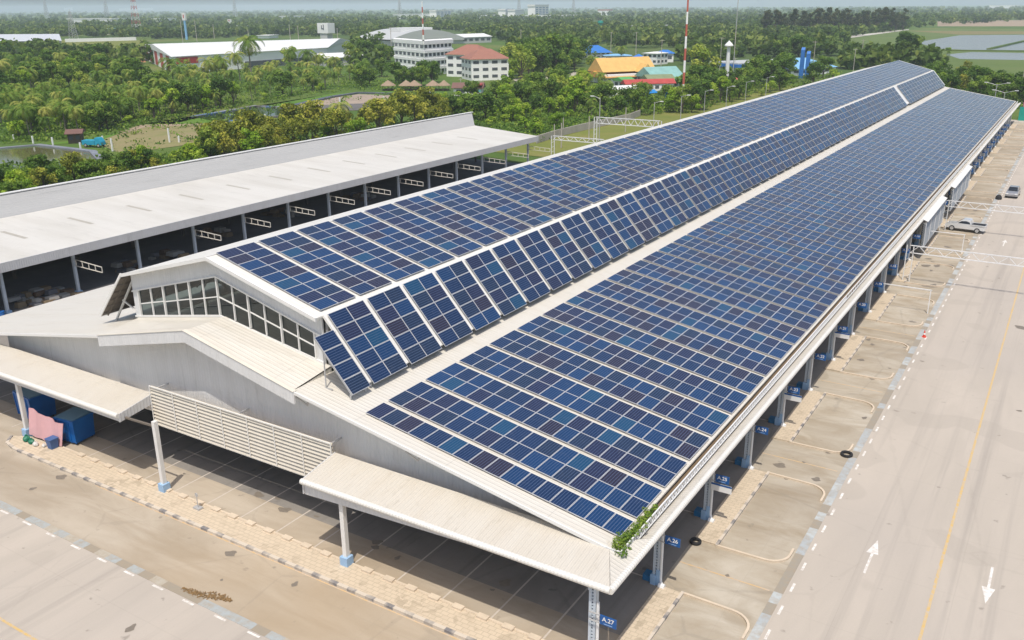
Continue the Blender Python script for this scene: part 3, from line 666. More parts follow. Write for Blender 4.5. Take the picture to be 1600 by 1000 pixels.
# ------------------------------------------------------------------ the open shed to the left
shed = thing('market_shed', 'long open-sided shed with a pale low roof and grey corrugated upstand, beside the market hall', 'shed', (-66, 50, 0))
YS0, YS1 = -32, 119.5
m = MB(); m.hexa([(-75.2, YS0, 6.5), (-58.2, YS0, 5.78), (-58.2, YS1 - 1, 5.78), (-75.2, YS1 + 2, 6.5), (-75.2, YS0, 6.6), (-58.2, YS0, 5.88), (-58.2, YS1 - 1, 5.88), (-75.2, YS1 + 2, 6.6)]); srf = m.build('roof', M['shed_roof'], shed)
m = MB(); m.hexa([(-75.3, YS0, 6.4), (-75.2, YS0, 6.4), (-75.2, YS1 + 2, 6.4), (-75.3, YS1 + 2, 6.4), (-78.4, YS0, 8.75), (-78.3, YS0, 8.75), (-78.3, YS1 + 5.5, 8.75), (-78.4, YS1 + 5.5, 8.75)]); ups = m.build('upstand', M['shed_upstand'], shed)
m = MB(); m.box(-78.75, -78.1, YS0, YS1 + 5.8, 8.752, 8.85); m.build('upstand_cap', M['trim'], ups)
m = MB(); m.box(-58.198, -58.1, YS0, YS1 - 1, 4.92, 5.9); m.build('fascia', M['fascia_y'], srf)
m = MB(); m.hexa([(-75.2, YS1 + 2.002, 5.9), (-58.2, YS1 - .998, 5.0), (-58.2, YS1 - .92, 5.0), (-75.2, YS1 + 2.08, 5.9), (-75.2, YS1 + 2.002, 6.58), (-58.2, YS1 - .998, 5.86), (-58.2, YS1 - .92, 5.86), (-75.2, YS1 + 2.08, 6.58)]); m.build('end_fascia', M['wall_sheet'], srf)
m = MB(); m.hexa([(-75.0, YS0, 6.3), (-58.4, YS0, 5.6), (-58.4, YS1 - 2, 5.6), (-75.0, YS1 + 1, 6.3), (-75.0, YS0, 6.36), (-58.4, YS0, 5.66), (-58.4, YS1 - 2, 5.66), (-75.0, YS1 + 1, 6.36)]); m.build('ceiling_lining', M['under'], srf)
M['skylight'] = plain('dusty_skylight', (.42, .39, .33), .5, 0, .15, .8)
for i in range(17):
    y = -22 + 8.05 * i; m = MB(); zf = lambda x: 5.88 + (x + 58.2) / -17 * .72 + .012
    m.quad((-69.5, y, zf(-69.5)), (-64.8, y, zf(-64.8)), (-64.8, y + .5, zf(-64.8)), (-69.5, y + .5, zf(-69.5))); m.build('skylight', M['skylight'], srf)
for i in range(19):
    y = -28 + 8.05 * i; m = MB(); m.box(-59.75, -59.45, y - .15, y + .15, 0, 5.62); c = m.build('column', M['col'], shed)
    m = MB(); m.box(-59.9, -59.3, y - .3, y + .3, 0, .5); m.build('base', M['base_blue'], c)
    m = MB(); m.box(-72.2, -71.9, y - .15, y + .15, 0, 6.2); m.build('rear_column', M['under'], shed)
    if i not in (5, 7):
        m = MB(); xa, xb = -59.4, -54.6; za = 3.55
        m.bar((xa, y, za + .55), (xb, y, za + .35), .075); m.bar((xa, y, za - .15), (xb, y, za - .25), .075)
        for q in range(5): t = (q + .2) / 4.2; x = xa + (xb - xa) * t; m.bar((x, y, za - .15 - .1 * t), (x, y, za + .55 - .2 * t), .07)
        m.build('bracket_truss', M['trim_warm'], shed)
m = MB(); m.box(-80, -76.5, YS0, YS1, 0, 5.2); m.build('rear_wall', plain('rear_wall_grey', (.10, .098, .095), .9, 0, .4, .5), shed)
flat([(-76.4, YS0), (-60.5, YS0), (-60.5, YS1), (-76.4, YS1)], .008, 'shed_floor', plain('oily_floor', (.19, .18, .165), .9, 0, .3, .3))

# goods stored under the shed
def barrel(x, y, lab, col):
    m = MB(); m.lathe([(0, 0), (.27, 0), (.29, .04), (.28, .28), (.30, .31), (.28, .34), (.28, .58), (.30, .61), (.28, .64), (.29, .86), (.27, .9), (.26, .87), (0, .87)], n=18)
    o = m.build('barrel', col, None, (x, y, .01)); tag(o, lab, 'barrel'); return o
barrel(*gp(107, 489, .5)[:2], 'blue plastic barrel beside a shed column, under the open shed', M['bin_blue'])
barrel(*gp(3, 492, .5)[:2], 'blue plastic barrel at the left edge, below the shed ladder bracket', M['bin_blue'])
def goods(x, y, lab, cat, cols, n, sx_, sy_, hz, seed, nm):
    r_ = random.Random(seed); t = thing(nm, lab, cat, (x, y, 0))
    for i in range(n):
        m = MB(); a, b, c = r_.uniform(.3, .7), r_.uniform(.3, .7), r_.uniform(.3, .6); cx, cy = r_.uniform(-sx_, sx_), r_.uniform(-sy_, sy_); z0 = .01 if i < n * .6 else hz * .5
        m.hexa([(cx - a, cy - b, z0), (cx + a, cy - b * .9, z0), (cx + a * .95, cy + b, z0), (cx - a, cy + b, z0), (cx - a * .9, cy - b * .85, z0 + c), (cx + a * .9, cy - b * .85, z0 + c * 1.1), (cx + a * .85, cy + b * .9, z0 + c), (cx - a * .85, cy + b * .9, z0 + c * .95)])
        m.build('sack', cols[i % len(cols)], t, (0, 0, 0))
    return t
sackm = [plain('jute_sack', (.30, .22, .13), .9), plain('pale_sack', (.42, .40, .36), .9), plain('brown_sack', (.20, .13, .08), .9), plain('grey_sack', (.17, .17, .18), .9)]
for i, (p, lab) in enumerate([((440, 332), 'heap of pale sacks deep under the shed, far half'), ((560, 305), 'heap of grey sacks under the far end of the shed'), ((270, 400), 'heap of jute sacks left of the yellow cover under the shed'), ((150, 475), 'heap of jute and grey sacks beside the blue barrel under the shed'), ((330, 365), 'heap of sacks with yellow cover under the shed'), ((205, 420), 'low heap of brown sacks between two shed columns'), ((45, 470), 'heap of pale sacks near the left end of the shed')]):
    x, y, z = gp(*p, .4); goods(min(x, -61), y, lab, 'goods', sackm, 14, 2.4, 1.6, 1.0, 30 + i, 'sack_heap')

# ------------------------------------------------------------------ bay signs along the right side
def bay_sign(k_, num, extra):
    y = -2.9 + 7.68 * k_ - .34
    t = thing('bay_sign', 'blue bay sign reading A.%d%s, %s side column from front' % (num, ' over a white board' if extra else '', nth(k_ + 1)), 'sign', (16.95, y, 0), 0, 'bay signs on the side columns')
    m = MB(); m.box(-.42, .42, -.025, .025, 2.88, 3.38); b = m.build('board', M['sign_blue'], t, (0, 0, 0))
    text_mesh('A.%d' % num, .32, b, (0, -.032, 3.19), (R(90), 0, 0), M['white'])
    m = MB(); m.box(-.22, .22, -.033, -.027, 2.945, 2.975); m.build('underline', plain('sign_pale_blue', (.30, .48, .75), .5), b, (0, 0, 0)) if k_ < 6 else None
    m = MB(); m.bar((-1.0, 0, 3.34), (-.42, 0, 3.34), .05); m.bar((-1.0, 0, 2.92), (-.42, 0, 2.92), .05); m.build('arm', M['steel'], t, (0, 0, 0))
    if extra:
        m = MB(); m.box(-.65, .62, -.05, -.028, 2.30, 2.80); wb_ = m.build('notice_board', M['white'], t, (0, 0, 0))
        m = MB(); m.box(-.65, .62, -.058, -.051, 2.68, 2.80); m.build('stripe', M['sign_blue'], wb_, (0, 0, 0))
for k_ in range(28): bay_sign(k_, 27 - k_, k_ in (2, 4, 6))

# ------------------------------------------------------------------ small things on the ground
lerp2_ = lambda a, b, t: (a[0] + (b[0] - a[0]) * t, a[1] + (b[1] - a[1]) * t)
def tyre(x, y, lab, r=.34):
    m = MB(); pr = [(r - .14, .02), (r - .03, 0), (r, .05), (r, .15), (r - .03, .20), (r - .14, .18), (r - .16, .10), (r - .14, .02)]
    m.lathe(pr, n=24); o = m.build('tyre', M['black'], None, (x, y, .012)); return tag(o, lab, 'tyre', 'loose tyres on the concrete')
tyre(16.45, 9.55, 'loose black tyre lying beside the paved strip near the A.26 sign'); tyre(21.5, 25.3, 'loose black tyre lying on the kerb end near the drain strip', .42)
def cone(x, y, lab, tilt):
    t = thing('traffic_cone', lab, 'traffic cone', (x, y, .01)); cm = plain('cone_red', (.65, .07, .04), .5)
    m = MB(); m.box(-.19, .19, -.19, .19, 0, .04); m.build('base', cm, t, (0, 0, 0))
    m = MB(); m.lathe([(.14, .04), (.035, .68), (0, .68)], n=14); c = m.build('body', cm, t, (0, 0, 0)); m = MB(); m.lathe([(.108, .27), (.082, .42)], n=14); m.build('band', M['white'], c, (0, 0, 0)); return t
cone(22.3, 53.5, 'red traffic cone standing on the drain strip beside the road', 0)
for p, lab in (((284, 832), 'small dark weed clump on the front pavement edge'), ((424, 836), 'dark weed tuft by the front pavement edge line')): pass
rl = np.random.default_rng(12); m = MB(); lp = [gp(*p)[:2] for p in ((285, 919), (305, 927), (325, 931), (345, 933), (361, 940))]
for i in range(420):
    f = rl.uniform(0, 3.999); j = int(f); q = lerp2_(lp[j], lp[j + 1], f - j); w_ = .04 + .13 * math.sin(math.pi * f / 4); x, y = q[0] + rl.normal(0, w_ * .5), q[1] + rl.normal(0, w_); a = rl.uniform(0, 6.28); r0 = rl.uniform(.03, .075)
    m.quad(*[(x + r0 * math.cos(a + t) * (1 if k_ % 2 else .55), y + r0 * math.sin(a + t), .015 + rl.uniform(0, .04)) for k_, t in enumerate((0, 1.57, 3.14, 4.71))])
tag(m.build('leaf_litter', plain('dry_leaves', (.22, .135, .055), .9, 0, .4, 8)), 'brown drift of dry leaves beside the front drain strip', 'leaf litter', None, 'stuff')
ro = np.random.default_rng(21); m = MB()
for (xa, xb, ya, yb, n_) in ((17.9, 21.3, -2, 120, 34), (-28, 14, -2, 4, 18), (-26, 20, -8.6, -5, 7), (23, 45, -8, 90, 9), (-20, 14, -20, -11, 4)):
    for q in range(n_):
        x, y = ro.uniform(xa, xb), ro.uniform(ya, yb); r0 = ro.uniform(.06, .34) * (1 + (y > 60)); ex = ro.uniform(.5, 1.6); ph = ro.uniform(0, 6.28)
        m.poly([(x + r0 * ex * math.cos(t) * (1 + .3 * math.sin(3 * t + ph)), y + r0 * math.sin(t) * (1 + .3 * math.cos(2 * t + ph)), .0125) for t in np.linspace(0, 2 * math.pi, 14)[:-1]])
struct(m, 'paving_stains', plain('oil_stain', (.20, .17, .135), .6, 0, .35, 5))
# refuse corner: two blue containers, pink sheet, bags
def dumpster(x, y, rz, lab, sx_, sy_, h):
    t = thing('waste_container', lab, 'waste container', (x, y, .01), rz); m = MB(); z0 = .18
    m.hexa([(-sx_ * .92, -sy_ * .92, z0), (sx_ * .92, -sy_ * .92, z0), (sx_ * .92, sy_ * .92, z0), (-sx_ * .92, sy_ * .92, z0), (-sx_, -sy_, h), (sx_, -sy_, h), (sx_, sy_, h), (-sx_, sy_, h)]); b = m.build('container', M['bin_blue'], t, (0, 0, 0))
    m = MB(); 
    for a, c in (((-sx_, -sy_), (sx_, -sy_)), ((sx_, -sy_), (sx_, sy_)), ((sx_, sy_), (-sx_, sy_)), ((-sx_, sy_), (-sx_, -sy_))): m.bar((*a, h - .05), (*c, h - .05), .12, .12)
    for i in range(5): xx = -sx_ + 2 * sx_ * i / 4; m.bar((xx * .93, -sy_ * .95, z0), (xx, -sy_ - .02, h - .1), .07)
    m.build('rim', M['bin_blue'], b, (0, 0, 0))
    m = MB(); m.hexa([(-sx_ + .04, -sy_ + .04, h + .012), (sx_ - .04, -sy_ + .04, h + .012), (sx_ - .04, sy_ - .04, h + .012), (-sx_ + .04, sy_ - .04, h + .012), (-sx_ + .04, -sy_ + .04, h + .05), (sx_ - .04, -sy_ + .04, h + .05), (sx_ - .04, sy_ - .04, h + .12), (-sx_ + .04, sy_ - .04, h + .12)]); m.build('lid', M['bin_lid'], t, (0, 0, 0))
    for a in (-1, 1):
        for c in (-1, 1): m = MB(); m.tube([(a * sx_ * .75, c * sy_ * .75 - .04, .09), (a * sx_ * .75, c * sy_ * .75 + .04, .09)], .09, 10); m.build('wheel', M['black'], t, (0, 0, 0))
    return t
dumpster(-27.3, -1.2, R(8), 'blue waste container with a grey-blue lid beside the pink sheet', .95, .9, 1.95)
dumpster(-33.6, -.4, R(-6), 'blue waste container behind the left canopy column, with a white emblem', 1.3, .95, 2.1)
m = MB(); n_ = 10; P0 = Vector((-30.4, -3.0, .35)); P1 = Vector((-26.8, -2.75, .15)); 
for i in range(n_):
    for j in range(4):
        def q(i, j):
            a = P0.lerp(P1, i / n_); sag = .10 * math.sin(i * 1.3) * (j / 4); return (a.x, a.y + .35 * j / 4 + sag, a.z + (2.0 - .35 * i / n_) * j / 4 + .05 * math.sin(i * 2.1))
        m.quad(q(i, j), q(i + 1, j), q(i + 1, j + 1), q(i, j + 1))
for i in range(n_):
    for j in range(4):
        a, b, c, d = [m.v[k_] for k_ in m.f[i * 4 + j]]; m.quad((d[0], d[1] + .03, d[2]), (c[0], c[1] + .03, c[2]), (b[0], b[1] + .03, b[2]), (a[0], a[1] + .03, a[2]))
tag(m.build('sheet', plain('pink_sheet', (.62, .36, .37), .7, 0, .12, 1.2)), 'faded pink sheet hung between the column and the blue container', 'sheet')
def bag(x, y, lab, mat, s_=.35, nm='refuse_bag'):
    m = MB(); prof = [(0, 0)] + [(s_ * a, s_ * b) for a, b in ((.8, .05), (1.05, .4), (.95, .9), (.6, 1.3), (.2, 1.5), (.3, 1.75), (0, 1.7))]; m.lathe(prof, n=11)
    m.v = [(vx * (1 + .22 * math.sin(5 * vz + x * 3 + math.atan2(vy, vx) * 3)), vy * (1 + .2 * math.cos(4 * vz + math.atan2(vy, vx) * 2)), vz * .9) for vx, vy, vz in m.v]
    return tag(m.build(nm, mat, None, (x, y, .13)), lab, 'refuse bag', 'rubbish by the waste containers')
gr = plain('green_bag', (.01, .16, .09), .5); wh = plain('white_bag', (.6, .58, .54), .6); bl = plain('blue_tub', (.05, .12, .30), .5)
bag(-30.0, -3.45, 'green refuse bag under the left end of the pink sheet', gr, .3); bag(-29.3, -3.5, 'second green refuse bag under the pink sheet', gr, .26)
bag(-28.7, -3.55, 'white refuse bag at the foot of the pink sheet', wh, .22); bag(-28.0, -3.35, 'small white refuse bag between pink sheet and blue tub', wh, .17); bag(-31.6, -2.2, 'white bag left of the canopy column', wh, .25); bag(-31.9, -1.4, 'pale bag behind the canopy column', wh, .2)
m = MB(); m.hexa([(-.25, -.25, .13), (.25, -.25, .13), (.25, .25, .13), (-.25, .25, .13), (-.32, -.32, .85), (.32, -.32, .85), (.32, .32, .85), (-.32, .32, .85)]); m.box(-.35, .35, -.35, .35, .85, .9); tag(m.build('rubbish_tub', bl, None, (-27.3, -3.1, 0)), 'dull blue rubbish tub in front of the right blue container', 'tub')
# small post on the front pavement
m = MB(); m.box(-.28, .28, -.18, .18, .12, .24); m.tube([(0, 0, .2), (.0, 0, 1.05)], .03, 8); m.tube([(0, -.02, 1.1), (0, .02, 1.1)], .14, 12); tag(m.build('small_sign_post', M['steel'], None, (-11.6, -3.25, 0)), 'small round sign on a short post standing on front pavement', 'sign post')

# ------------------------------------------------------------------ vegetation prototypes
def leaf_mat(name, dark, mid, light, rnd=.35):
    k = NT(name, mid, .55, 0, .25)
    at = k.n("ShaderNodeAttribute"); at.attribute_name = 'tone'
    oi = k.n("ShaderNodeObjectInfo").outputs["Random"]
    f = k.math('ADD', at.outputs["Fac"], k.math('MULTIPLY', k.math('SUBTRACT', oi, .5), rnd))
    c = k.ramp(f, [(.05, dark), (.5, mid), (.95, light)]); k.base(c)
    tr = k.n("ShaderNodeBsdfTranslucent"); k.l(k.mix(.5, c, (.16, .24, .03)), tr.inputs[0])
    mx = k.n("ShaderNodeMixShader"); mx.inputs[0].default_value = .36; k.l(k.b.outputs[0], mx.inputs[1]); k.l(tr.outputs[0], mx.inputs[2])
    k.l(mx.outputs[0], k.t.nodes["Material Output"].inputs[0]); return k.m
LM_ = {'dark': leaf_mat('leaf_dark', (.045, .105, .012), (.115, .22, .022), (.26, .36, .045), .5),
       'bright': leaf_mat('leaf_bright', (.13, .25, .012), (.27, .44, .022), (.44, .56, .055), .5),
       'olive': leaf_mat('leaf_olive', (.15, .18, .018), (.31, .34, .034), (.52, .48, .07), .5),
       'pale': leaf_mat('leaf_pale', (.14, .22, .025), (.30, .41, .045), (.50, .54, .09), .5),
       'palm': leaf_mat('leaf_palm', (.055, .12, .014), (.17, .28, .032), (.50, .48, .11), .5),
       'pine': leaf_mat('leaf_pine', (.036, .060, .022), (.080, .102, .038), (.15, .145, .06))}
M['bark'] = plain('bark', (.13, .10, .075), .9, 0, .3, 3); M['palm_bark'] = plain('palm_bark', (.21, .18, .145), .9, 0, .25, 2)
def leaf_mesh(name, centers, radii, nleaf, lsize, seed, mat, squash=.8):
    r = np.random.default_rng(seed); V = []; T = []
    for (c, rad, n) in zip(centers, radii, nleaf):
        d = r.normal(size=(n, 3)); d /= np.linalg.norm(d, axis=1)[:, None]
        rr = rad * (r.uniform(.35, 1.0, n) ** .55); p = np.array(c) + d * rr[:, None] * np.array([1, 1, squash])
        nn = d * .7 + r.normal(size=(n, 3)) * .55 + np.array([0, 0, .45]); nn /= np.linalg.norm(nn, axis=1)[:, None]
        a = np.cross(nn, r.normal(size=(n, 3))); a /= np.linalg.norm(a, axis=1)[:, None]; b = np.cross(nn, a)
        s = lsize * r.uniform(.6, 1.35, n)[:, None]
        q = np.stack([p - a * s, p - b * s * .62, p + a * s, p + b * s * .62], 1); V.append(q.reshape(-1, 3))
        T.append(np.clip(r.uniform(.15, .85) + r.normal(0, .13, n), 0, 1))
    V = np.concatenate(V); T = np.concatenate(T); nq = len(T)
    me = bpy.data.meshes.new(name); me.from_pydata(V.tolist(), [], np.arange(nq * 4).reshape(-1, 4).tolist())
    me.materials.append(mat); me.attributes.new('tone', 'FLOAT', 'FACE').data.foreach_set('value', T.astype(np.float32)); return me
def tree_proto(name, seed, h, spread, mat, dens=1.0, bare=.28, cl=13, lsize=.34):
    r = np.random.default_rng(seed); cs, rs, ns = [], [], []; m = MB()
    th = h * bare; m.tube([(0, 0, -.1), (r.normal(0, .1), r.normal(0, .1), th * .6), (r.normal(0, .2), r.normal(0, .2), th * 1.3), (0, 0, h * .7)], [h * .032, h * .024, h * .018, .05], 7)
    for i in range(cl):
        a = i * 2.4 + r.uniform(-.5, .5); t = r.uniform(0, 1) ** .8; zz = th + (h - th) * (.12 + .78 * t); w = spread * (math.sin(math.pi * (.18 + .75 * t)) ** .7) * r.uniform(.35, .95)
        rad = spread * r.uniform(.30, .52); c = (w * math.cos(a), w * math.sin(a), min(zz, h - rad * .7)); cs.append(c); rs.append(rad); ns.append(int(95 * dens * (rad / (spread * .4)) ** 1.6))
        if i < 6: m.tube([(0, 0, th * r.uniform(.8, 1.3)), (c[0] * .5, c[1] * .5, (th + c[2]) * .5), c], [h * .014, h * .009, .03], 5, cap=False)
    return (m.mesh(name + '_trunk', M['bark']), leaf_mesh(name + '_crown', cs, rs, ns, lsize * h / 9, seed, mat))
def palm_proto(name, seed, h, mat, fr=17, L=3.3):
    r = np.random.default_rng(seed); m = MB(); lean = r.normal(0, .6, 2)
    pts = [(lean[0] * t * t, lean[1] * t * t, h * t) for t in (0, .3, .6, .85, 1)]; m.tube([(p[0], p[1], p[2] - .1) for p in pts], [.24, .17, .15, .14, .16], 7)
    top = np.array(pts[-1]); V = []; F = []; T = []
    for i in range(fr):
        a = i * 2.399 + r.uniform(-.25, .25); el = 1.15 - 1.75 * (i / fr) + r.uniform(-.15, .15); dv = np.array([math.cos(a), math.sin(a)]); l = L * r.uniform(.8, 1.1)
        tone = .35 + .35 * r.random() + (.35 if i > fr * .82 else 0); p = top.copy(); e = el; pts_ = [p.copy()]
        for s in range(8):
            e -= .19 + .05 * s * .5; p = p + np.array([dv[0] * math.cos(e), dv[1] * math.cos(e), math.sin(e)]) * (l / 8); pts_.append(p.copy())
        side = np.array([-dv[1], dv[0], 0])
        for s in range(16):
            f = (s + .6) / 16 * 8; k_ = min(int(f), 7); q = pts_[k_] + (pts_[k_ + 1] - pts_[k_]) * (f - k_); t = s / 16; wl = l * .26 * math.sin(math.pi * min(1, .18 + .78 * t)); fw = (pts_[k_ + 1] - pts_[k_]); fw = fw / np.linalg.norm(fw)
            for sg in (-1, 1):
                tip = q + side * sg * wl * .85 + fw * wl * .55 - np.array([0, 0, wl * (.35 + .3 * r.random())]); b0 = q - fw * .09; b1 = q + fw * .16
                n = len(V); V += [b0, b1, tip]; F.append((n, n + 1, n + 2) if sg > 0 else (n + 1, n, n + 2)); T.append(min(1, max(0, tone + r.normal(0, .08))))
    me = bpy.data.meshes.new(name + '_crown'); me.from_pydata([tuple(v) for v in V], [], F); me.materials.append(mat); me.attributes.new('tone', 'FLOAT', 'FACE').data.foreach_set('value', np.array(T, dtype=np.float32))
    return (m.mesh(name + '_trunk', M['palm_bark']), me)
PROTO = {}
for i in range(3):
    PROTO['dark', i] = tree_proto('dark_tree', 10 + i, 9 + i, 4.2, LM_['dark'], 1.35, .2, 15)
    PROTO['bright', i] = tree_proto('bright_tree', 20 + i, 7.5 + i, 3.4, LM_['bright'], 1.3, .15, 13)
    PROTO['olive', i] = tree_proto('olive_tree', 30 + i, 8 + i, 3.8, LM_['olive'], 1.05, .2, 14)
    PROTO['pale', i] = tree_proto('pale_tree', 40 + i, 8 + i, 3.3, LM_['pale'], .8, .25, 11)
    PROTO['pine', i] = tree_proto('pine_tree', 50 + i, 17 + i, 3.4, LM_['pine'], 1.3, .08, 18, .2)
    PROTO['shrub', i] = tree_proto('shrub', 60 + i, 3.4 + .6 * i, 2.4, LM_['bright' if i else 'pale'], 1.0, .05, 9, .55)
for i in range(4): PROTO['palm', i] = palm_proto('palm', 70 + i, 6.2 + 1.1 * i, LM_['palm'], 20, 4.1 + .2 * i)
BASEH = {'dark': 10, 'bright': 8.5, 'olive': 9, 'pale': 9, 'pine': 18, 'shrub': 4, 'palm': 9}
plants = []
LANDMARKS = [('the sandy field', (230, 212)), ('the left pond', (80, 245)), ('the blue-lined pond', (380, 176)), ('the dried-out pit pond', (560, 158)), ('the red striped warehouse', (330, 92)), ('the thatched huts', (645, 138)), ('the white four-storey block', (665, 110)), ('the terracotta-roofed houses', (750, 118)), ('the brown shed with red end', (730, 146)), ('the yellow-roofed temple', (985, 122)), ('the teal-roofed hall', (1045, 125)), ('the blue-roofed house', (930, 90)), ('the boundary wall', (900, 208)), ('the white beacon post', (1134, 140)), ('the blue canopy building', (1200, 110)), ('the twin blue pylons', (1256, 120)), ('the flooded fields', (1540, 88)), ('the far end of the hall', (1500, 130)), ('the market shed roof', (420, 245)), ('the left warehouse', (50, 80)), ('the orange soil patch', (195, 96)), ('the tall red-white mast', (1066, 168)), ('the white far shed', (540, 100))]
SPN = {'dark': ('dark green', 'tree'), 'bright': ('bright green', 'tree'), 'olive': ('olive yellow', 'tree'), 'pale': ('pale green', 'tree'), 'pine': ('feathery grey-green', 'pine'), 'shrub': ('light green', 'shrub'), 'palm': ('coconut', 'palm')}
NMS = {'dark': 'tree', 'bright': 'tree', 'olive': 'tree', 'pale': 'tree', 'pine': 'pine_tree', 'shrub': 'shrub', 'palm': 'palm_tree'}
GRP = {'dark': 'trees around the market', 'bright': 'trees around the market', 'olive': 'trees around the market', 'pale': 'trees around the market', 'pine': 'tall pines in the far row', 'shrub': 'shrubs around the market', 'palm': 'coconut palms beyond the shed'}
def blocked(x, y):
    if -47 < x < 150 and -75 < y < 246: return True
    if -80.5 < x < -55 and y < 130: return True
    return False
OPEN = [[(214, 78), (548, 72), (550, 100), (515, 102), (275, 122), (250, 122)], [(150, 224), (222, 190), (352, 188), (352, 226), (290, 240), (190, 252)], [(-30, 226), (62, 224), (150, 234), (165, 256), (120, 282), (-30, 292)], [(300, 184), (400, 162), (455, 166), (448, 186), (350, 196)], [(462, 168), (490, 155), (560, 145), (655, 148), (655, 168), (560, 178)], [(600, 108), (712, 110), (712, 119), (600, 119)], [(690, 112), (800, 112), (800, 127), (690, 127)], [(60, 60), (235, 60), (255, 80), (200, 92), (110, 90)], [(940, 100), (1070, 100), (1070, 148), (945, 142)], [(912, 84), (960, 84), (960, 96), (912, 96)], [(985, 88), (1060, 88), (1060, 100), (985, 100)], [(1148, 96), (1310, 96), (1310, 122), (1148, 122)], [(600, 138), (756, 138), (756, 152), (600, 150)]]
def plant(kind, px, py, hgt=None, var=None):
    x, y, z = gp(px, py)
    if blocked(x, y) or any(in_poly(px, py, Q) for Q in OPEN): return
    i = var if var is not None else random.randrange(4 if kind == 'palm' else 3)
    s = (hgt or BASEH[kind] * random.uniform(.75, 1.2)) / BASEH[kind]
    plants.append((kind, i, x, y, s, px, py))
def in_poly(x, y, P):
    c = False; j = len(P) - 1
    for i in range(len(P)):
        if (P[i][1] > y) != (P[j][1] > y) and x < (P[j][0] - P[i][0]) * (y - P[i][1]) / (P[j][1] - P[i][1]) + P[i][0]: c = not c
        j = i
    return c
def scatter(P, n, mixk, hs=(.75, 1.2), seed=0, mind=0):
    r = random.Random(seed); xs = [p[0] for p in P]; ys = [p[1] for p in P]; got = []; tries = 0
    while len(got) < n and tries < n * 60:
        tries += 1; x, y = r.uniform(min(xs), max(xs)), r.uniform(min(ys), max(ys))
        if not in_poly(x, y, P): continue
        if mind and any(abs(x - a) < mind * 1.5 and abs(y - b) < mind * .5 for a, b in got): continue
        got.append((x, y)); k = r.choices(list(mixk), list(mixk.values()))[0]; plant(k, x, y, BASEH[k] * r.uniform(*hs), r.randrange(3))
# coconut plantation and what grows along it
scatter([(0, 158), (0, 206), (40, 218), (100, 214), (185, 198), (260, 186), (330, 172), (520, 140), (560, 125), (505, 108), (350, 118), (230, 140), (120, 150)], 165, {'palm': 1}, (.62, 1.0), 1, 9)
scatter([(0, 122), (0, 160), (120, 150), (240, 138), (200, 118), (60, 112)], 34, {'palm': 2, 'dark': 2, 'bright': 1, 'pale': 1}, (.8, 1.15), 2, 10)
scatter([(60, 212), (170, 203), (330, 172), (420, 158), (520, 141), (520, 136), (330, 164), (140, 198), (40, 208)], 26, {'dark': 3, 'bright': 2, 'shrub': 3}, (.6, .9), 3, 8)
for px, py, k, h in ((225, 148, 'dark', 11), (255, 150, 'dark', 10), (240, 160, 'dark', 9), (272, 178, 'dark', 9), (295, 176, 'dark', 10), (318, 170, 'bright', 9), (345, 168, 'dark', 9), (168, 202, 'dark', 8), (150, 206, 'dark', 7), (105, 205, 'bright', 5), (100, 221, 'bright', 4), (30, 217, 'shrub', 4)): plant(k, px, py, h)
for px, py, h in ((272, 138, 13), (280, 140, 12), (352, 128, 13), (394, 128, 16), (376, 130, 11), (325, 130, 13), (480, 118, 13), (500, 116, 12), (460, 120, 11), (75, 140, 12), (50, 145, 12), (8, 140, 13), (120, 132, 11), (163, 125, 10), (565, 130, 12), (522, 120, 10)): plant('palm', px, py, h)
for px, py, k, h in ((300, 128, 'pale', 11), (340, 126, 'pale', 10), (425, 122, 'pale', 8), (455, 110, 'pale', 12), (485, 105, 'pale', 10), (560, 98, 'pale', 14), (548, 104, 'pale', 12)): plant(k, px, py, h)
# belt between the ponds and the shed
scatter([(-20, 312), (-20, 350), (140, 316), (330, 274), (330, 254), (200, 278), (90, 298)], 30, {'bright': 3, 'dark': 1.5, 'olive': 1, 'shrub': 3}, (.40, .60), 4, 11)
scatter([(-20, 294), (-20, 312), (100, 300), (200, 284), (330, 258), (330, 244), (200, 262), (110, 284)], 24, {'dark': 2, 'bright': 2, 'olive': 1, 'shrub': 3}, (.36, .52), 5, 9)
scatter([(320, 246), (330, 268), (520, 228), (690, 196), (690, 186), (560, 198), (430, 222)], 34, {'olive': 6, 'bright': 1, 'palm': .6, 'pale': 1}, (.6, .95), 6, 10)
for px, py, k, h in ((430, 232, 'olive', 8), (460, 226, 'olive', 8.5), (385, 238, 'olive', 8), (350, 245, 'olive', 7), (535, 212, 'palm', 9), (610, 198, 'dark', 5), (590, 206, 'olive', 7), (650, 195, 'olive', 7), (118, 292, 'olive', 5.6), (95, 298, 'dark', 5), (140, 286, 'olive', 4.6), (30, 312, 'dark', 4.5), (182, 262, 'dark', 3.2), (284, 238, 'palm', 3.6)): plant(k, px, py, h)
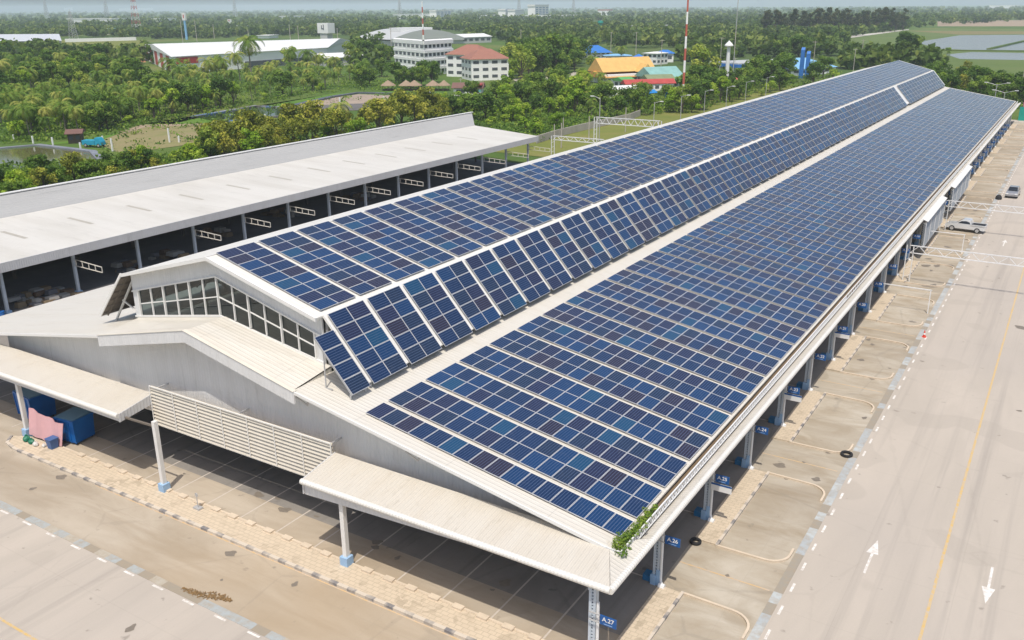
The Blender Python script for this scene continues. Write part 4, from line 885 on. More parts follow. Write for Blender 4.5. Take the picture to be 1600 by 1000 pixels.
# green scrub beyond the end of the shed
scatter([(640, 166), (650, 190), (760, 196), (835, 220), (880, 196), (905, 178), (850, 160), (740, 152)], 66, {'bright': 5, 'shrub': 4, 'dark': 1.5}, (.5, .8), 7, 8)
scatter([(790, 132), (800, 165), (900, 175), (960, 165), (935, 140), (860, 128)], 34, {'palm': 2, 'bright': 2, 'dark': 2, 'pale': 1}, (.6, 1.0), 8, 9)
scatter([(905, 178), (930, 194), (980, 182), (1030, 178), (1060, 165), (1040, 158), (960, 166)], 24, {'dark': 3, 'bright': 2, 'shrub': 2, 'palm': .7}, (.5, .8), 9, 9)
scatter([(1040, 175), (1075, 178), (1160, 156), (1300, 128), (1310, 112), (1230, 122), (1150, 130), (1080, 150)], 56, {'dark': 5, 'bright': 2, 'pale': 1, 'shrub': 1}, (.6, 1.0), 10, 9)
for px, py, k, h in ((1095, 140, 'pale', 15), (1100, 150, 'bright', 9), (1180, 128, 'dark', 9), (1200, 132, 'dark', 9), (1226, 122, 'dark', 10), (1165, 140, 'bright', 8)): plant(k, px, py, h)
# about the houses
scatter([(565, 112), (560, 140), (640, 138), (700, 138), (720, 130), (650, 120), (610, 112)], 40, {'dark': 4, 'bright': 1, 'pale': .6}, (.6, .95), 11, 8)
scatter([(790, 100), (800, 126), (905, 112), (912, 84), (850, 84)], 44, {'dark': 4, 'bright': 1, 'pale': 1}, (.9, 1.35), 12, 8)
for px, py, k, h in ((815, 128, 'pale', 15), (835, 118, 'dark', 15), (860, 110, 'dark', 16), (885, 108, 'dark', 15), (845, 120, 'dark', 13), (870, 118, 'dark', 12), (735, 132, 'bright', 7), (765, 128, 'dark', 6), (785, 130, 'dark', 7), (700, 132, 'dark', 6), (925, 112, 'pale', 11), (940, 114, 'bright', 9), (970, 98, 'palm', 10), (980, 100, 'palm', 9), (690, 120, 'bright', 6)): plant(k, px, py, h)
scatter([(505, 80), (560, 100), (625, 105), (622, 70), (590, 62)], 34, {'dark': 2, 'pale': 2, 'bright': 1}, (.8, 1.3), 13, 7)
# beyond the far end of the hall
scatter([(1440, 150), (1600, 172), (1600, 150), (1540, 128), (1490, 118), (1420, 108)], 30, {'dark': 5, 'olive': .6, 'bright': .5}, (.6, .95), 14, 8)
scatter([(1310, 122), (1400, 106), (1420, 100), (1330, 92), (1290, 98)], 22, {'dark': 4, 'bright': 1}, (.5, .9), 15, 8)
for px, py, k, h in ((1388, 84, 'dark', 10), (1410, 86, 'dark', 13), (1430, 86, 'dark', 12), (1398, 85, 'dark', 11), (1463, 78, 'dark', 12), (1505, 83, 'dark', 10), (1538, 82, 'dark', 6), (1560, 82, 'dark', 7), (1480, 84, 'shrub', 4), (1552, 62, 'dark', 8), (1248, 88, 'dark', 14), (1262, 86, 'dark', 12), (1290, 84, 'dark', 12), (1222, 90, 'dark', 12), (1305, 92, 'bright', 9), (1590, 140, 'olive', 6), (1580, 150, 'olive', 5)): plant(k, px, py, h)
# tall feathery row at the far right and the belts before it
for i in range(46): t = i / 45; plant('pine', 1190 + 218 * t + random.uniform(-4, 4), 56 - 8 * t + random.uniform(-1.2, 1.2), random.uniform(20, 27))
scatter([(1150, 58), (1180, 66), (1330, 62), (1330, 56), (1200, 56)], 20, {'dark': 1}, (1.0, 1.5), 16, 6)
scatter([(0, 80), (0, 112), (160, 112), (205, 104), (280, 120), (330, 112), (250, 96), (120, 88)], 48, {'dark': 3, 'palm': 2, 'bright': 1, 'olive': .6}, (.8, 1.2), 17, 8)
scatter([(905, 66), (900, 80), (1000, 84), (1060, 84), (1200, 80), (1200, 68), (1050, 64)], 36, {'dark': 3, 'bright': 1, 'olive': 1}, (.6, 1.0), 18, 7)
cnt = {}
plants.sort(key=lambda p: p[3])
keep = []
lim = {}
for p in sorted(plants, key=lambda p: -p[4] * BASEH[p[0]] / mpp(p[2], p[3])):
    g = GRP[p[0]]; lim[g] = lim.get(g, 0) + 1
    if lim[g] <= 300: keep.append(p)
lab = {}
for idx, (kind, i, x, y, s, px, py) in enumerate(keep):
    lx, ly = min(((a, b) for _, (a, b) in LANDMARKS), key=lambda q: math.hypot((q[0] - px) * .7, (q[1] - py) * 1.8)); nm = [n for n, q in LANDMARKS if q == (lx, ly)][0]
    dx, dy = px - lx, (py - ly) * 2.2
    rel = ('right of' if dx > 0 else 'left of') if abs(dx) > abs(dy) else ('in front of' if dy > 0 else 'behind')
    hh = s * BASEH[kind]; size = 'tall' if hh > 9.5 else 'low' if hh < 6 else 'medium'
    lab.setdefault((size, kind, rel, nm), []).append((px, idx))
LAB = {}
for (size, kind, rel, nm), L in lab.items():
    L.sort(); a, b = SPN[kind]
    for j, (px, idx) in enumerate(L): LAB[idx] = '%s %s %s %s %s' % (size, a, b, rel, nm) if len(L) == 1 else '%s %s %s %s from left, %s %s' % (nth(j + 1), size, a, b, rel, nm)
for idx, (kind, i, x, y, s, px, py) in enumerate(keep):
    tr, cr = PROTO[kind, i]; rz = random.uniform(0, 6.28)
    t = thing(NMS[kind], LAB[idx], 'shrub' if kind == 'shrub' else 'palm' if kind == 'palm' else 'tree', (x, y, -.1), rz, GRP[kind])
    f = random.uniform(.9, 1.12); t.scale = (s * f, s * f, s)
    a = bpy.data.objects.new('trunk', tr); COL.objects.link(a); a.parent = t
    b = bpy.data.objects.new('crown', cr); COL.objects.link(b); b.parent = t
print('plants', len(keep), lim)

# far woods: nobody could count these; they run on to the horizon
def far_wood(name, n, y0, y1, seed, colr, label, skip=()):
    r = np.random.default_rng(seed); V = []; T = []; k_ = 0
    while k_ < n:
        px = r.uniform(-60, 1660); py = y0 + (y1 - y0) * r.random() ** 1.15
        if any(in_poly(px, py, P) for P in skip): continue
        x, y, _ = gp(px, py)
        if blocked(x, y): continue
        d = math.hypot(x - CAM[0], y - CAM[1]); k_ += 1
        h = r.uniform(6, 12) * (1.15 if d > 1500 else 1); wd = r.uniform(4, 8) * (1 + d / 3500); nl = 46 if d < 1300 else 30 if d < 2600 else 18
        tone = np.clip(r.normal(.45, .22), 0, 1)
        p = r.normal(size=(nl, 3)); p /= np.linalg.norm(p, axis=1)[:, None]; p *= (r.uniform(.3, 1, nl) ** .5)[:, None]; p = p * np.array([wd * .6, wd * .6, h * .42]) + np.array([x, y, h * .55])
        nn = r.normal(size=(nl, 3)) + np.array([0, 0, .9]); nn /= np.linalg.norm(nn, axis=1)[:, None]; a = np.cross(nn, r.normal(size=(nl, 3))); a /= np.linalg.norm(a, axis=1)[:, None]; b = np.cross(nn, a)
        s = (wd * .26 * r.uniform(.6, 1.3, nl) * (46 / nl) ** .4)[:, None]
        V.append(np.stack([p - a * s, p - b * s * .7, p + a * s, p + b * s * .7], 1).reshape(-1, 3)); T.append(np.clip(tone + r.normal(0, .12, nl), 0, 1))
    V = np.concatenate(V); T = np.concatenate(T)
    me = bpy.data.meshes.new(name); me.from_pydata(V.tolist(), [], np.arange(len(V)).reshape(-1, 4).tolist()); me.materials.append(colr); me.attributes.new('tone', 'FLOAT', 'FACE').data.foreach_set('value', T.astype(np.float32))
    o = bpy.data.objects.new(name, me); COL.objects.link(o); return tag(o, label, 'woods', None, 'stuff')
LM_['far'] = leaf_mat('leaf_far', (.036, .075, .014), (.11, .18, .028), (.28, .33, .07), .0)
CLEAR = [[(60, 58), (240, 60), (260, 78), (205, 90), (110, 90)], [(1310, 92), (1330, 58), (1425, 44), (1640, 30), (1640, 130), (1440, 98)], [(210, 62), (550, 56), (560, 100), (270, 112)], [(600, 60), (800, 66), (800, 130), (600, 112)], [(0, 62), (105, 62), (105, 82), (0, 82)], [(900, 74), (1065, 76), (1065, 140), (900, 110)], [(1140, 92), (1320, 90), (1320, 125), (1140, 125)], [(600, 50), (730, 50), (730, 70), (600, 70)]]
far_wood('distant_woods', 5200, 12.5, 62, 5, LM_['far'], 'hazy far woods stretching to the horizon beyond the town', CLEAR)
far_wood('middle_woods', 900, 56, 108, 6, LM_['far'], 'mixed low woodland and scrub between the town buildings', CLEAR + [[(0, 100), (560, 100), (560, 130), (0, 130)]])
# rough grass and undergrowth beneath the palms and scrub
def undergrowth(P, n, seed):
    # tufts of low leaves over a surveyed patch
    r = np.random.default_rng(seed); rp = random.Random(seed); xs = [p[0] for p in P]; ys = [p[1] for p in P]; V = []; T = []; k_ = 0
    while k_ < n:
        px, py = rp.uniform(min(xs), max(xs)), rp.uniform(min(ys), max(ys))
        if not in_poly(px, py, P): continue
        x, y, _ = gp(px, py)
        if blocked(x, y): k_ += 1; continue
        k_ += 1; nl = 14; w_ = r.uniform(.5, 1.5); p = r.normal(size=(nl, 3)) * np.array([w_, w_, .3]) + np.array([x, y, .5 * w_]); nn = r.normal(size=(nl, 3)) + np.array([0, 0, 1.0]); nn /= np.linalg.norm(nn, axis=1)[:, None]; a = np.cross(nn, r.normal(size=(nl, 3))); a /= np.linalg.norm(a, axis=1)[:, None]; b = np.cross(nn, a); s = r.uniform(.2, .5, nl)[:, None]
        V.append(np.stack([p - a * s, p - b * s * .6, p + a * s, p + b * s * .6], 1).reshape(-1, 3)); T.append(np.clip(r.uniform(.1, .9) + r.normal(0, .1, nl), 0, 1))
    return np.concatenate(V), np.concatenate(T)
parts_ = [undergrowth(*a) for a in (([(0, 125), (0, 225), (100, 218), (330, 176), (520, 144), (640, 140), (600, 118), (400, 110)], 2600, 1), ([(-20, 262), (-20, 345), (330, 268), (700, 196), (690, 186), (430, 222), (200, 255)], 1500, 2), ([(640, 160), (650, 194), (770, 200), (840, 224), (900, 196), (1000, 180), (1080, 176), (1160, 152), (1310, 125), (1310, 112), (1060, 150), (850, 128), (740, 146)], 2400, 3), ([(1420, 105), (1600, 150), (1600, 172), (1440, 150)], 500, 4), ([(60, 224), (150, 212), (225, 192), (352, 190), (352, 215), (290, 230), (160, 250), (150, 228)], 34, 5), ([(270, 205), (352, 196), (352, 214), (290, 228)], 16, 6), ([(60, 212), (330, 176), (640, 140), (640, 146), (440, 172), (330, 194), (150, 214)], 70, 7))]
V = np.concatenate([p[0] for p in parts_]); T = np.concatenate([p[1] for p in parts_])
me = bpy.data.meshes.new('undergrowth'); me.from_pydata(V.tolist(), [], np.arange(len(V)).reshape(-1, 4).tolist()); me.materials.append(LM_['dark']); me.attributes.new('tone', 'FLOAT', 'FACE').data.foreach_set('value', T.astype(np.float32))
o = bpy.data.objects.new('undergrowth', me); COL.objects.link(o); tag(o, 'low green undergrowth beneath the palms and scrub', 'undergrowth', None, 'stuff')

# ------------------------------------------------------------------ buildings, masts and poles beyond
W = {'wallw': plain('render_white', (.88, .87, .85), .7, 0, .07, .4), 'wallg': plain('render_grey', (.5, .5, .49), .7, 0, .1, .4), 'terra': plain('terracotta_tiles', (.30, .135, .095), .8, 0, .18, .8), 'blue': plain('blue_roof', (.03, .17, .52), .5, 0, .3, .4), 'lblue': plain('light_blue_roof', (.22, .46, .72), .5, 0, .14, .4), 'yellow': plain('yellow_tiles', (.66, .41, .13), .6, 0, .25, .5), 'orange': plain('orange_tiles', (.56, .30, .08), .6, 0, .25, .5), 'teal': plain('teal_roof', (.22, .41, .38), .6, 0, .3, .4), 'mossy': plain('mossy_roof', (.20, .24, .13), .8, 0, .3, .6), 'green': plain('green_roof', (.10, .35, .10), .6, 0, .2, .5), 'redr': plain('red_roof', (.42, .06, .05), .6, 0, .35, .5), 'pinkred': plain('bright_red_roof', (.70, .10, .13), .6, 0, .15, .5), 'brown': plain('brown_roof', (.17, .09, .07), .8, 0, .2, .5), 'thatch': plain('thatch', (.30, .22, .15), .95, 0, .25, 2), 'gym': plain('gym_roof', (.48, .49, .48), .5, 0, .1, .1), 'win': plain('dark_window', (.10, .11, .125), .2, 0, .2, .5), 'metal_w': plain('white_sheet_roof', (.74, .74, .72), .5, 0, .07, .1), 'pole': plain('concrete_pole', (.46, .42, .36), .8, 0, .15, 1), 'mast_r': plain('mast_red', (.50, .12, .08), .6, 0, .1, .5), 'wood': plain('old_wood', (.12, .09, .06), .9, 0, .2, 1), 'tarp': plain('blue_tarp', (.02, .22, .55), .5, 0, .15, .6), 'gtarp': plain('teal_tarp', (.01, .32, .25), .5, 0, .15, .6)}
def hgt(px, yb, yt):
    x, y, z = gp(px, yb); d = np.array([x, y, 0]) - CAM; z0 = -(d @ CB)
    a = (500 - yt) / FPX; return (a * z0 - d @ CU) / (CU[2] + a * CB[2])
def quadbox(mb, P, z0, z1, m_=0):
    a = sum((P[i][0] * P[(i + 1) % 4][1] - P[(i + 1) % 4][0] * P[i][1]) for i in range(4))
    if a < 0: P = P[::-1]
    mb.hexa([(x, y, z0) for x, y in P] + [(x, y, z1) for x, y in P], m_)
def grow(P, d):
    c = Vector((sum(p[0] for p in P) / 4, sum(p[1] for p in P) / 4)); return [tuple(Vector(p) + (Vector(p) - c).normalized() * d) for p in P]
def lerp2(a, b, t): return (a[0] + (b[0] - a[0]) * t, a[1] + (b[1] - a[1]) * t)
def rect(pl, pr, depth):
    """ground rectangle from the two near corners of a front (photo points on the ground) and a depth away from the camera"""
    a = Vector(gp(*pl)[:2]); b = Vector(gp(*pr)[:2]); d = (b - a).normalized(); n_ = Vector((-d.y, d.x))
    if n_.dot((a + b) / 2 - Vector((CAM[0], CAM[1]))) < 0: n_ = -n_
    return [tuple(a), tuple(b), tuple(b + n_ * depth), tuple(a + n_ * depth)]
def gable(mb, P, z0, zr_, along=0, ov=.6, t=.15):
    """two-slope roof over quad P; ridge parallel to side 0 (along=0) or side 1"""
    P = grow(P, ov)
    if along: P = P[1:] + P[:1]
    a, b, c, d = P; m1 = lerp2(a, d, .5); m2 = lerp2(b, c, .5)
    for q0, q1, r1, r0 in ((a, b, m2, m1), (c, d, m1, m2)):
        mb.quad((*q0, z0), (*q1, z0), (*r1, zr_), (*r0, zr_)); mb.quad((*q1, z0 - t), (*q0, z0 - t), (*r0, zr_ - t), (*r1, zr_ - t)); mb.quad((*q0, z0 - t), (*q1, z0 - t), (*q1, z0), (*q0, z0))
    for q0, q1, r0 in ((b, c, m2), (d, a, m1)): mb.poly([(*q0, z0 - t), (*q1, z0 - t), (*q1, z0), (*r0, zr_), (*q0, z0)])
def hip(mb, P, z0, zr_, ov=1.0, inset=.36):
    P = grow(P, ov); a, b, c, d = P; la = math.dist(a, b); lb = math.dist(b, c)
    if la < lb: a, b, c, d = b, c, d, a
    m1 = lerp2(lerp2(a, d, .5), lerp2(b, c, .5), inset); m2 = lerp2(lerp2(a, d, .5), lerp2(b, c, .5), 1 - inset)
    mb.quad((*a, z0), (*b, z0), (*m2, zr_), (*m1, zr_)); mb.quad((*c, z0), (*d, z0), (*m1, zr_), (*m2, zr_)); mb.poly([(*b, z0), (*c, z0), (*m2, zr_)]); mb.poly([(*d, z0), (*a, z0), (*m1, zr_)]); mb.quad((*d, z0), (*c, z0), (*b, z0), (*a, z0))
def windows(par, a, b, z0, z1, n, mat, frac=.6, out_=.06, name='window'):
    a = Vector(a); b = Vector(b); d = (b - a); nn = Vector((d.y, -d.x)).normalized()
    if nn.dot(Vector((CAM[0], CAM[1])) - a) < 0: nn = -nn
    for i in range(n):
        p = a + d * ((i + .5 - frac / 2) / n) + nn * out_; q = a + d * ((i + .5 + frac / 2) / n) + nn * out_; p2 = p - nn * .1; q2 = q - nn * .1; m = MB()
        P = [tuple(p), tuple(q), tuple(q2), tuple(p2)]; quadbox(m, P, z0, z1); m.build(name, mat, par)
def house(name, label, cat, P, h, wall, roofm, rise, kind='hip', floors=1, nwin=4, group=None, ov=1.0, along=0, sides=(0, 1)):
    c = (sum(p[0] for p in P) / 4, sum(p[1] for p in P) / 4); t = thing(name, label, cat, (*c, 0), 0, group)
    m = MB(); quadbox(m, P, -.1, h); wl = m.build('wall', wall, t); m = MB()
    (hip if kind == 'hip' else gable)(m, P, h + .01, h + rise, ov, *([] if kind == 'hip' else [])) if kind == 'hip' else gable(m, P, h + .01, h + rise, along, ov)
    m.build('roof', roofm, t)
    # windows go on the sides facing the camera
    L = []
    for i in range(4):
        a, b = P[i], P[(i + 1) % 4]; mid = Vector(lerp2(a, b, .5)); nn = mid - Vector(c)
        L.append((-(nn.normalized().dot((Vector((CAM[0], CAM[1])) - mid).normalized())), a, b))
    L.sort(key=lambda q: q[0])
    for _, a, b in L[:2]:
        if _ > -.15: continue
        for f in range(floors): z = h * (f + .35) / floors; windows(t, a, b, z, z + h / floors * .42, max(2, int(nwin * math.dist(a, b) / 12)), W['win'])
    return t
# white four-storey block: two wings meeting at a blunt corner
A, B, C = gp(618, 112)[:2], gp(664, 119)[:2], gp(707, 114)[:2]; Hh = hgt(664, 119, 66)
t = thing('office_block', 'white four-storey block with window bands and a mast on its roof', 'building', (*B, 0)); n_ = (Vector(B) - Vector((CAM[0], CAM[1]))).normalized() * 13
wings = [[A, B, tuple(Vector(B) + n_), tuple(Vector(A) + n_)], [B, C, tuple(Vector(C) + n_), tuple(Vector(B) + n_)]]
for P in wings:
    m = MB(); quadbox(m, P, 0, Hh); m.build('wing', W['wallw'], t)
    for f in range(1, 5):
        m = MB(); quadbox(m, grow(P, .9), Hh * f / 4 - 1.1, Hh * f / 4 + (.1 if f < 4 else .6)); m.build('floor_band', W['wallw'], t)
    for f in range(4): windows(t, P[0], P[1], Hh * f / 4 + 1.1, Hh * (f + 1) / 4 - 1.2, 7, W['win'], .62)
m = MB(); P = rect((612, 110), (640, 113), 8); quadbox(m, P, 0, 3.4); m.build('annexe', W['wallw'], t)
# gymnasium with a curved roof behind
P = rect((612, 72), (722, 68), 58); h0, h1 = hgt(640, 72, 64), hgt(665, 70, 46); t = thing('sports_hall', 'large grey curved-roof sports hall behind the four-storey block', 'hall', (*lerp2(P[0], P[2], .5), 0))
m = MB(); quadbox(m, P, 0, h0); m.build('wall', W['wallg'], t); m = MB(); Pg = grow(P, 2); N = 10
for i in range(N):
    f0, f1 = i / N, (i + 1) / N; z0, z1 = [h0 + (h1 - h0) * math.sin(math.pi * (.04 + .92 * f)) for f in (f0, f1)]
    m.quad((*lerp2(Pg[0], Pg[1], f0), z0), (*lerp2(Pg[0], Pg[1], f1), z1), (*lerp2(Pg[3], Pg[2], f1), z1), (*lerp2(Pg[3], Pg[2], f0), z0))
    m.quad((*lerp2(Pg[0], Pg[1], f0), h0 - 1), (*lerp2(Pg[0], Pg[1], f1), h0 - 1), (*lerp2(Pg[0], Pg[1], f1), z1), (*lerp2(Pg[0], Pg[1], f0), z0))
rf = m.build('roof', W['gym'], t); m = MB(); q = [lerp2(lerp2(Pg[0], Pg[1], a), lerp2(Pg[3], Pg[2], a), b) for a, b in ((.28, .3), (.72, .3), (.72, .6), (.28, .6))]; quadbox(m, q, h1 - 1.5, h1 + 1.2); m.build('roof_monitor', W['metal_w'], rf)
house('low_shed', 'low white-roofed shed just right of the sports hall', 'shed', rect((722, 68), (768, 66), 22), 5, W['wallg'], W['metal_w'], 2.5, 'gable', 1, 2)
# terracotta houses
house('house', 'white three-storey house with terracotta hip roof, partly behind its neighbour', 'house', rect((698, 119), (752, 121), 15), hgt(700, 119, 85), W['wallw'], W['terra'], 4.2, 'hip', 3, 3)
house('house', 'white three-storey house with terracotta hip roof, nearest the big pale tree', 'house', rect((737, 126), (795, 124), 15), hgt(740, 126, 93), W['wallw'], W['terra'], 4.0, 'hip', 3, 3)
# thatched huts
for i, (px, lab_) in enumerate(((607, 'thatched hut standing alone, leftmost by the pit pond'), (635, 'thatched hut touching a twin on its right side, by the pond'), (648, 'thatched hut touching a twin on its left side, by the pond'), (677, 'thatched hut left of the rightmost one, by the pond'), (694, 'smaller thatched hut beside the brown roofed shed'))):
    x, y, z = gp(px, 141); t = thing('thatched_hut', lab_, 'hut', (x, y, 0), .3 * i, 'thatched huts by the pond'); w_ = 2.2 if i < 4 else 1.9
    for a in (-1, 1):
        for b in (-1, 1): m = MB(); m.tube([(a * w_ * .7, b * w_ * .7, 0), (a * w_ * .7, b * w_ * .7, 2.2)], .09, 6); m.build('post', W['wood'], t, (0, 0, 0))
    m = MB(); m.lathe([(w_ * 1.35, 1.75), (w_ * 1.3, 1.95), (w_ * .62, 2.9), (w_ * .5, 3.1), (.12, 3.75), (0, 3.75)], n=14); m.lathe([(w_ * 1.35, 1.75), (0, 2.2)], n=14); m.build('roof', W['thatch'], t, (0, 0, 0))
    m = MB(); m.box(-w_ * .75, w_ * .75, -w_ * .75, w_ * .75, .0, .5); m.build('deck', W['wood'], t, (0, 0, 0))
P = rect((709, 149), (752, 149), 7); t = house('roadside_shed', 'low brown-roofed shed with a red roof end and teal awning', 'shed', P, 2.6, W['wallw'], W['brown'], 1.6, 'gable', 1, 3)
m = MB(); q = grow([lerp2(P[0], P[1], .72), lerp2(P[0], P[1], 1.0), lerp2(P[3], P[2], 1.0), lerp2(P[3], P[2], .72)], 1.0); quadbox(m, q, 3.5, 3.9); m.build('red_roof_end', W['redr'], t)
m = MB(); q = rect((738, 151), (751, 151), 2.5); quadbox(m, q, 1.7, 1.85); m.build('awning', W['gtarp'], t)
# blue and white houses
house('house', 'white house with a bright blue hip roof, among dark trees', 'house', rect((917, 91), (953, 90), 13), hgt(930, 90, 82), W['wallw'], W['blue'], 4.2, 'hip', 2, 4, ov=1.8)
house('house', 'white flat-topped house beside the blue roofs, right of the lone pole', 'house', rect((1004, 100), (1026, 101), 10), hgt(1010, 100, 83), W['wallw'], W['metal_w'], .8, 'hip', 2, 4)
house('outbuilding', 'low outbuilding with blue roof left of the flat-topped white house', 'outbuilding', rect((989, 99), (1006, 99), 8), 3, W['wallw'], W['blue'], 1.8, 'hip', 1, 2)
house('outbuilding', 'blue-roofed wing right of the flat-topped white house', 'outbuilding', rect((1026, 97), (1052, 97), 9), 4.6, W['wallw'], W['blue'], 1.8, 'hip', 1, 2)
house('outbuilding', 'small blue shelter with white walls before the blue hip house', 'outbuilding', rect((944, 97), (985, 97), 8), 3.4, W['wallw'], W['lblue'], .9, 'hip', 1, 3)
# temple
P = rect((948, 131), (1027, 127), 16); h0 = hgt(948, 131, 122); t = thing('temple_hall', 'long temple hall with a two-tier yellow tiled roof', 'temple', (*lerp2(P[0], P[2], .5), 0)); m = MB(); quadbox(m, P, 0, h0 + 1.2); m.build('wall', W['wallw'], t)
windows(t, P[0], P[1], .9, h0 - .5, 10, W['win'], .45)
m = MB(); gable(m, P, h0 + .2, h0 + 2.4, 0, 2.2); m.build('lower_roof', W['orange'], t); m = MB(); q = [lerp2(P[0], P[3], .14), lerp2(P[1], P[2], .14), lerp2(P[1], P[2], .86), lerp2(P[0], P[3], .86)]; gable(m, q, h0 + 2.2, h0 + 7.4, 0, .8); rf = m.build('upper_roof', W['yellow'], t)
m = MB(); q2 = lerp2(q[0], q[1], .62); q3 = lerp2(q[0], q[1], .80); dd = Vector(P[0]) - Vector(P[3]); dd = dd.normalized() * 5; q4 = [tuple(Vector(q2) + dd), tuple(Vector(q3) + dd), q3, q2]; gable(m, q4, h0 + 2.0, h0 + 5.2, 1, .5); m.build('porch_roof', W['yellow'], t)
# teal hall with lean-to, red strip roof, walls and awnings
P = rect((1020, 133), (1066, 131), 13); house('community_hall', 'hall with a pale teal gable roof beside the red-white mast', 'hall', P, hgt(1030, 133, 121), W['wallg'], W['teal'], 3.6, 'gable', 1, 3)
house('lean_to', 'mossy grey-green roofed lean-to in front of the teal hall', 'lean-to', rect((1014, 140), (1052, 139), 8), 3.6, W['wallg'], W['mossy'], 1.6, 'gable', 1, 2)
house('lean_to', 'small bright green roof at the foot of the tall mast', 'lean-to', rect((1052, 139), (1068, 138), 6), 3.2, W['wallg'], W['green'], 1.0, 'gable', 1, 2)
house('lean_to', 'small green roofed porch left of the long red roof', 'lean-to', rect((974, 140), (990, 139), 6), 3.2, W['wallw'], W['green'], 1.2, 'gable', 1, 2)
house('shop_row', 'long shop row under a narrow red roof', 'shop row', rect((980, 144), (1052, 142), 5), 2.8, W['wallw'], W['redr'], 1.5, 'gable', 1, 5)
house('store_shed', 'low white-roofed store in front of the long red roof', 'store', rect((945, 153), (1002, 150), 7), 2.6, W['wallw'], W['metal_w'], 1.0, 'gable', 1, 3)
for a, b, lab_ in (((1014, 157), (1026, 156), 'round-edged blue awning left of the second blue awning, below the red roof'), ((1048, 157), (1061, 156), 'blue awning right beside the red-white mast foot'), ((990, 164), (998, 163), 'slim blue awning beside the small palm'), ((912, 164), (922, 164), 'small blue awning under trees near the lane')):
    P = rect(a, b, 3); t = thing('awning', lab_, 'awning', (*P[0], 0)); m = MB(); gable(m, P, 2.4, 3.3, 0, .3); m.build('canopy', W['tarp'], t); m = MB(); quadbox(m, [lerp2(P[3], P[2], .05), lerp2(P[3], P[2], .95), lerp2(lerp2(P[3], P[0], .1), lerp2(P[2], P[1], .1), .95), lerp2(lerp2(P[3], P[0], .1), lerp2(P[2], P[1], .1), .05)], 0, 2.4); m.build('side_sheet', W['tarp'], t)
house('roadside_house', 'house with a bright red roof behind the white beacon post', 'house', rect((1120, 142), (1152, 139), 9), 3.4, W['wallw'], W['pinkred'], 2.8, 'hip', 1, 3)
# blue canopy building, pylons and light blue gable
P = rect((1152, 118), (1246, 113), 20); h0 = hgt(1155, 118, 101); t = thing('filling_station', 'flat canopy building with a deep blue fascia and pale grey roof', 'canopy building', (*P[0], 0))
m = MB(); quadbox(m, P, h0 - 1.4, h0); m.build('fascia', W['blue'], t); m = MB(); quadbox(m, grow(P, -.4), h0 + .01, h0 + .5); m.build('roof', W['gym'], t)
for i in range(4): q = lerp2(lerp2(P[0], P[1], .1 + .26 * i), lerp2(P[3], P[2], .1 + .26 * i), .3); m = MB(); m.box(q[0] - .35, q[0] + .35, q[1] - .35, q[1] + .35, 0, h0 - 1.4); m.build('pillar', W['wallw'], t)
for px, yt, lab_ in ((1251, 74, 'left of the two tall blue pylons, the taller looking'), (1260, 80, 'right of the two tall blue pylons, nearer the pale pole')):
    x, y, z = gp(px, 122); hh = hgt(px, 122, yt); m = MB(); m.hexa([(x - .9, y - .5, 0), (x + .9, y - .5, 0), (x + .9, y + .5, 0), (x - .9, y + .5, 0), (x - .75, y - .45, hh - 1), (x + .75, y - .45, hh - 1), (x + .75, y + .45, hh), (x - .75, y + .45, hh)]); tag(m.build('pylon', W['blue'], None), lab_, 'pylon')
house('showroom', 'building with a light blue gable roof right of the blue pylons', 'building', rect((1250, 118), (1305, 114), 22), hgt(1255, 118, 108), W['wallw'], W['lblue'], 4.0, 'hip', 1, 3)
# red-striped warehouse and its sign tower
WA = [gp(272, 116)[:2], gp(512, 97)[:2], gp(548, 82)[:2], gp(222, 90)[:2]]; h0 = 8.2; t = thing('warehouse', 'huge white-roofed warehouse with red and white striped end wall', 'warehouse', (*WA[0], 0))
m = MB(); quadbox(m, WA, 0, h0); m.build('wall', W['wallw'], t); m = MB(); gable(m, WA, h0 + .02, h0 + 3.2, 0, 1.0); m.build('roof', W['metal_w'], t)
for i in range(6):
    a, b = lerp2(WA[3], WA[0], i / 6 + .02), lerp2(WA[3], WA[0], i / 6 + .09); nn = Vector((a[1] - b[1], b[0] - a[0])).normalized() * .25
    if nn.dot(Vector((CAM[0], CAM[1])) - Vector(a)) < 0: nn = -nn
    m = MB(); quadbox(m, [a, b, tuple(Vector(b) + nn), tuple(Vector(a) + nn)], .5, h0 - .2); m.build('red_stripe', M['red'], t)
for f0, f1, zz0, zz1, mt, nm in ((.02, .14, 4.6, 7.6, 'red', 'red_panel'), (.42, .98, .4, 3.6, 'win', 'dark_bay')):
    a, b = lerp2(WA[0], WA[1], f0), lerp2(WA[0], WA[1], f1); nn = Vector((b[1] - a[1], a[0] - b[0])).normalized() * .3
    m = MB(); quadbox(m, [a, b, tuple(Vector(b) + nn), tuple(Vector(a) + nn)], zz0, zz1); m.build(nm, M['red'] if mt == 'red' else W['win'], t)
x, y, z = gp(512, 80); hh = hgt(512, 80, 36); sc_ = mpp(x, y); t = thing('sign_tower', 'white sign tower with a dark emblem rising behind the warehouse roof', 'sign tower', (x, y, 0))
m = MB(); m.box(-sc_ * 7, sc_ * 7, -3, 3, 0, hh - sc_ * 15); m.build('shaft', W['wallg'], t, (0, 0, 0)); m = MB(); m.box(-sc_ * 11, sc_ * 11, -3.6, 3.6, hh - sc_ * 15 + .01, hh); b_ = m.build('sign_box', W['metal_w'], t, (0, 0, 0))
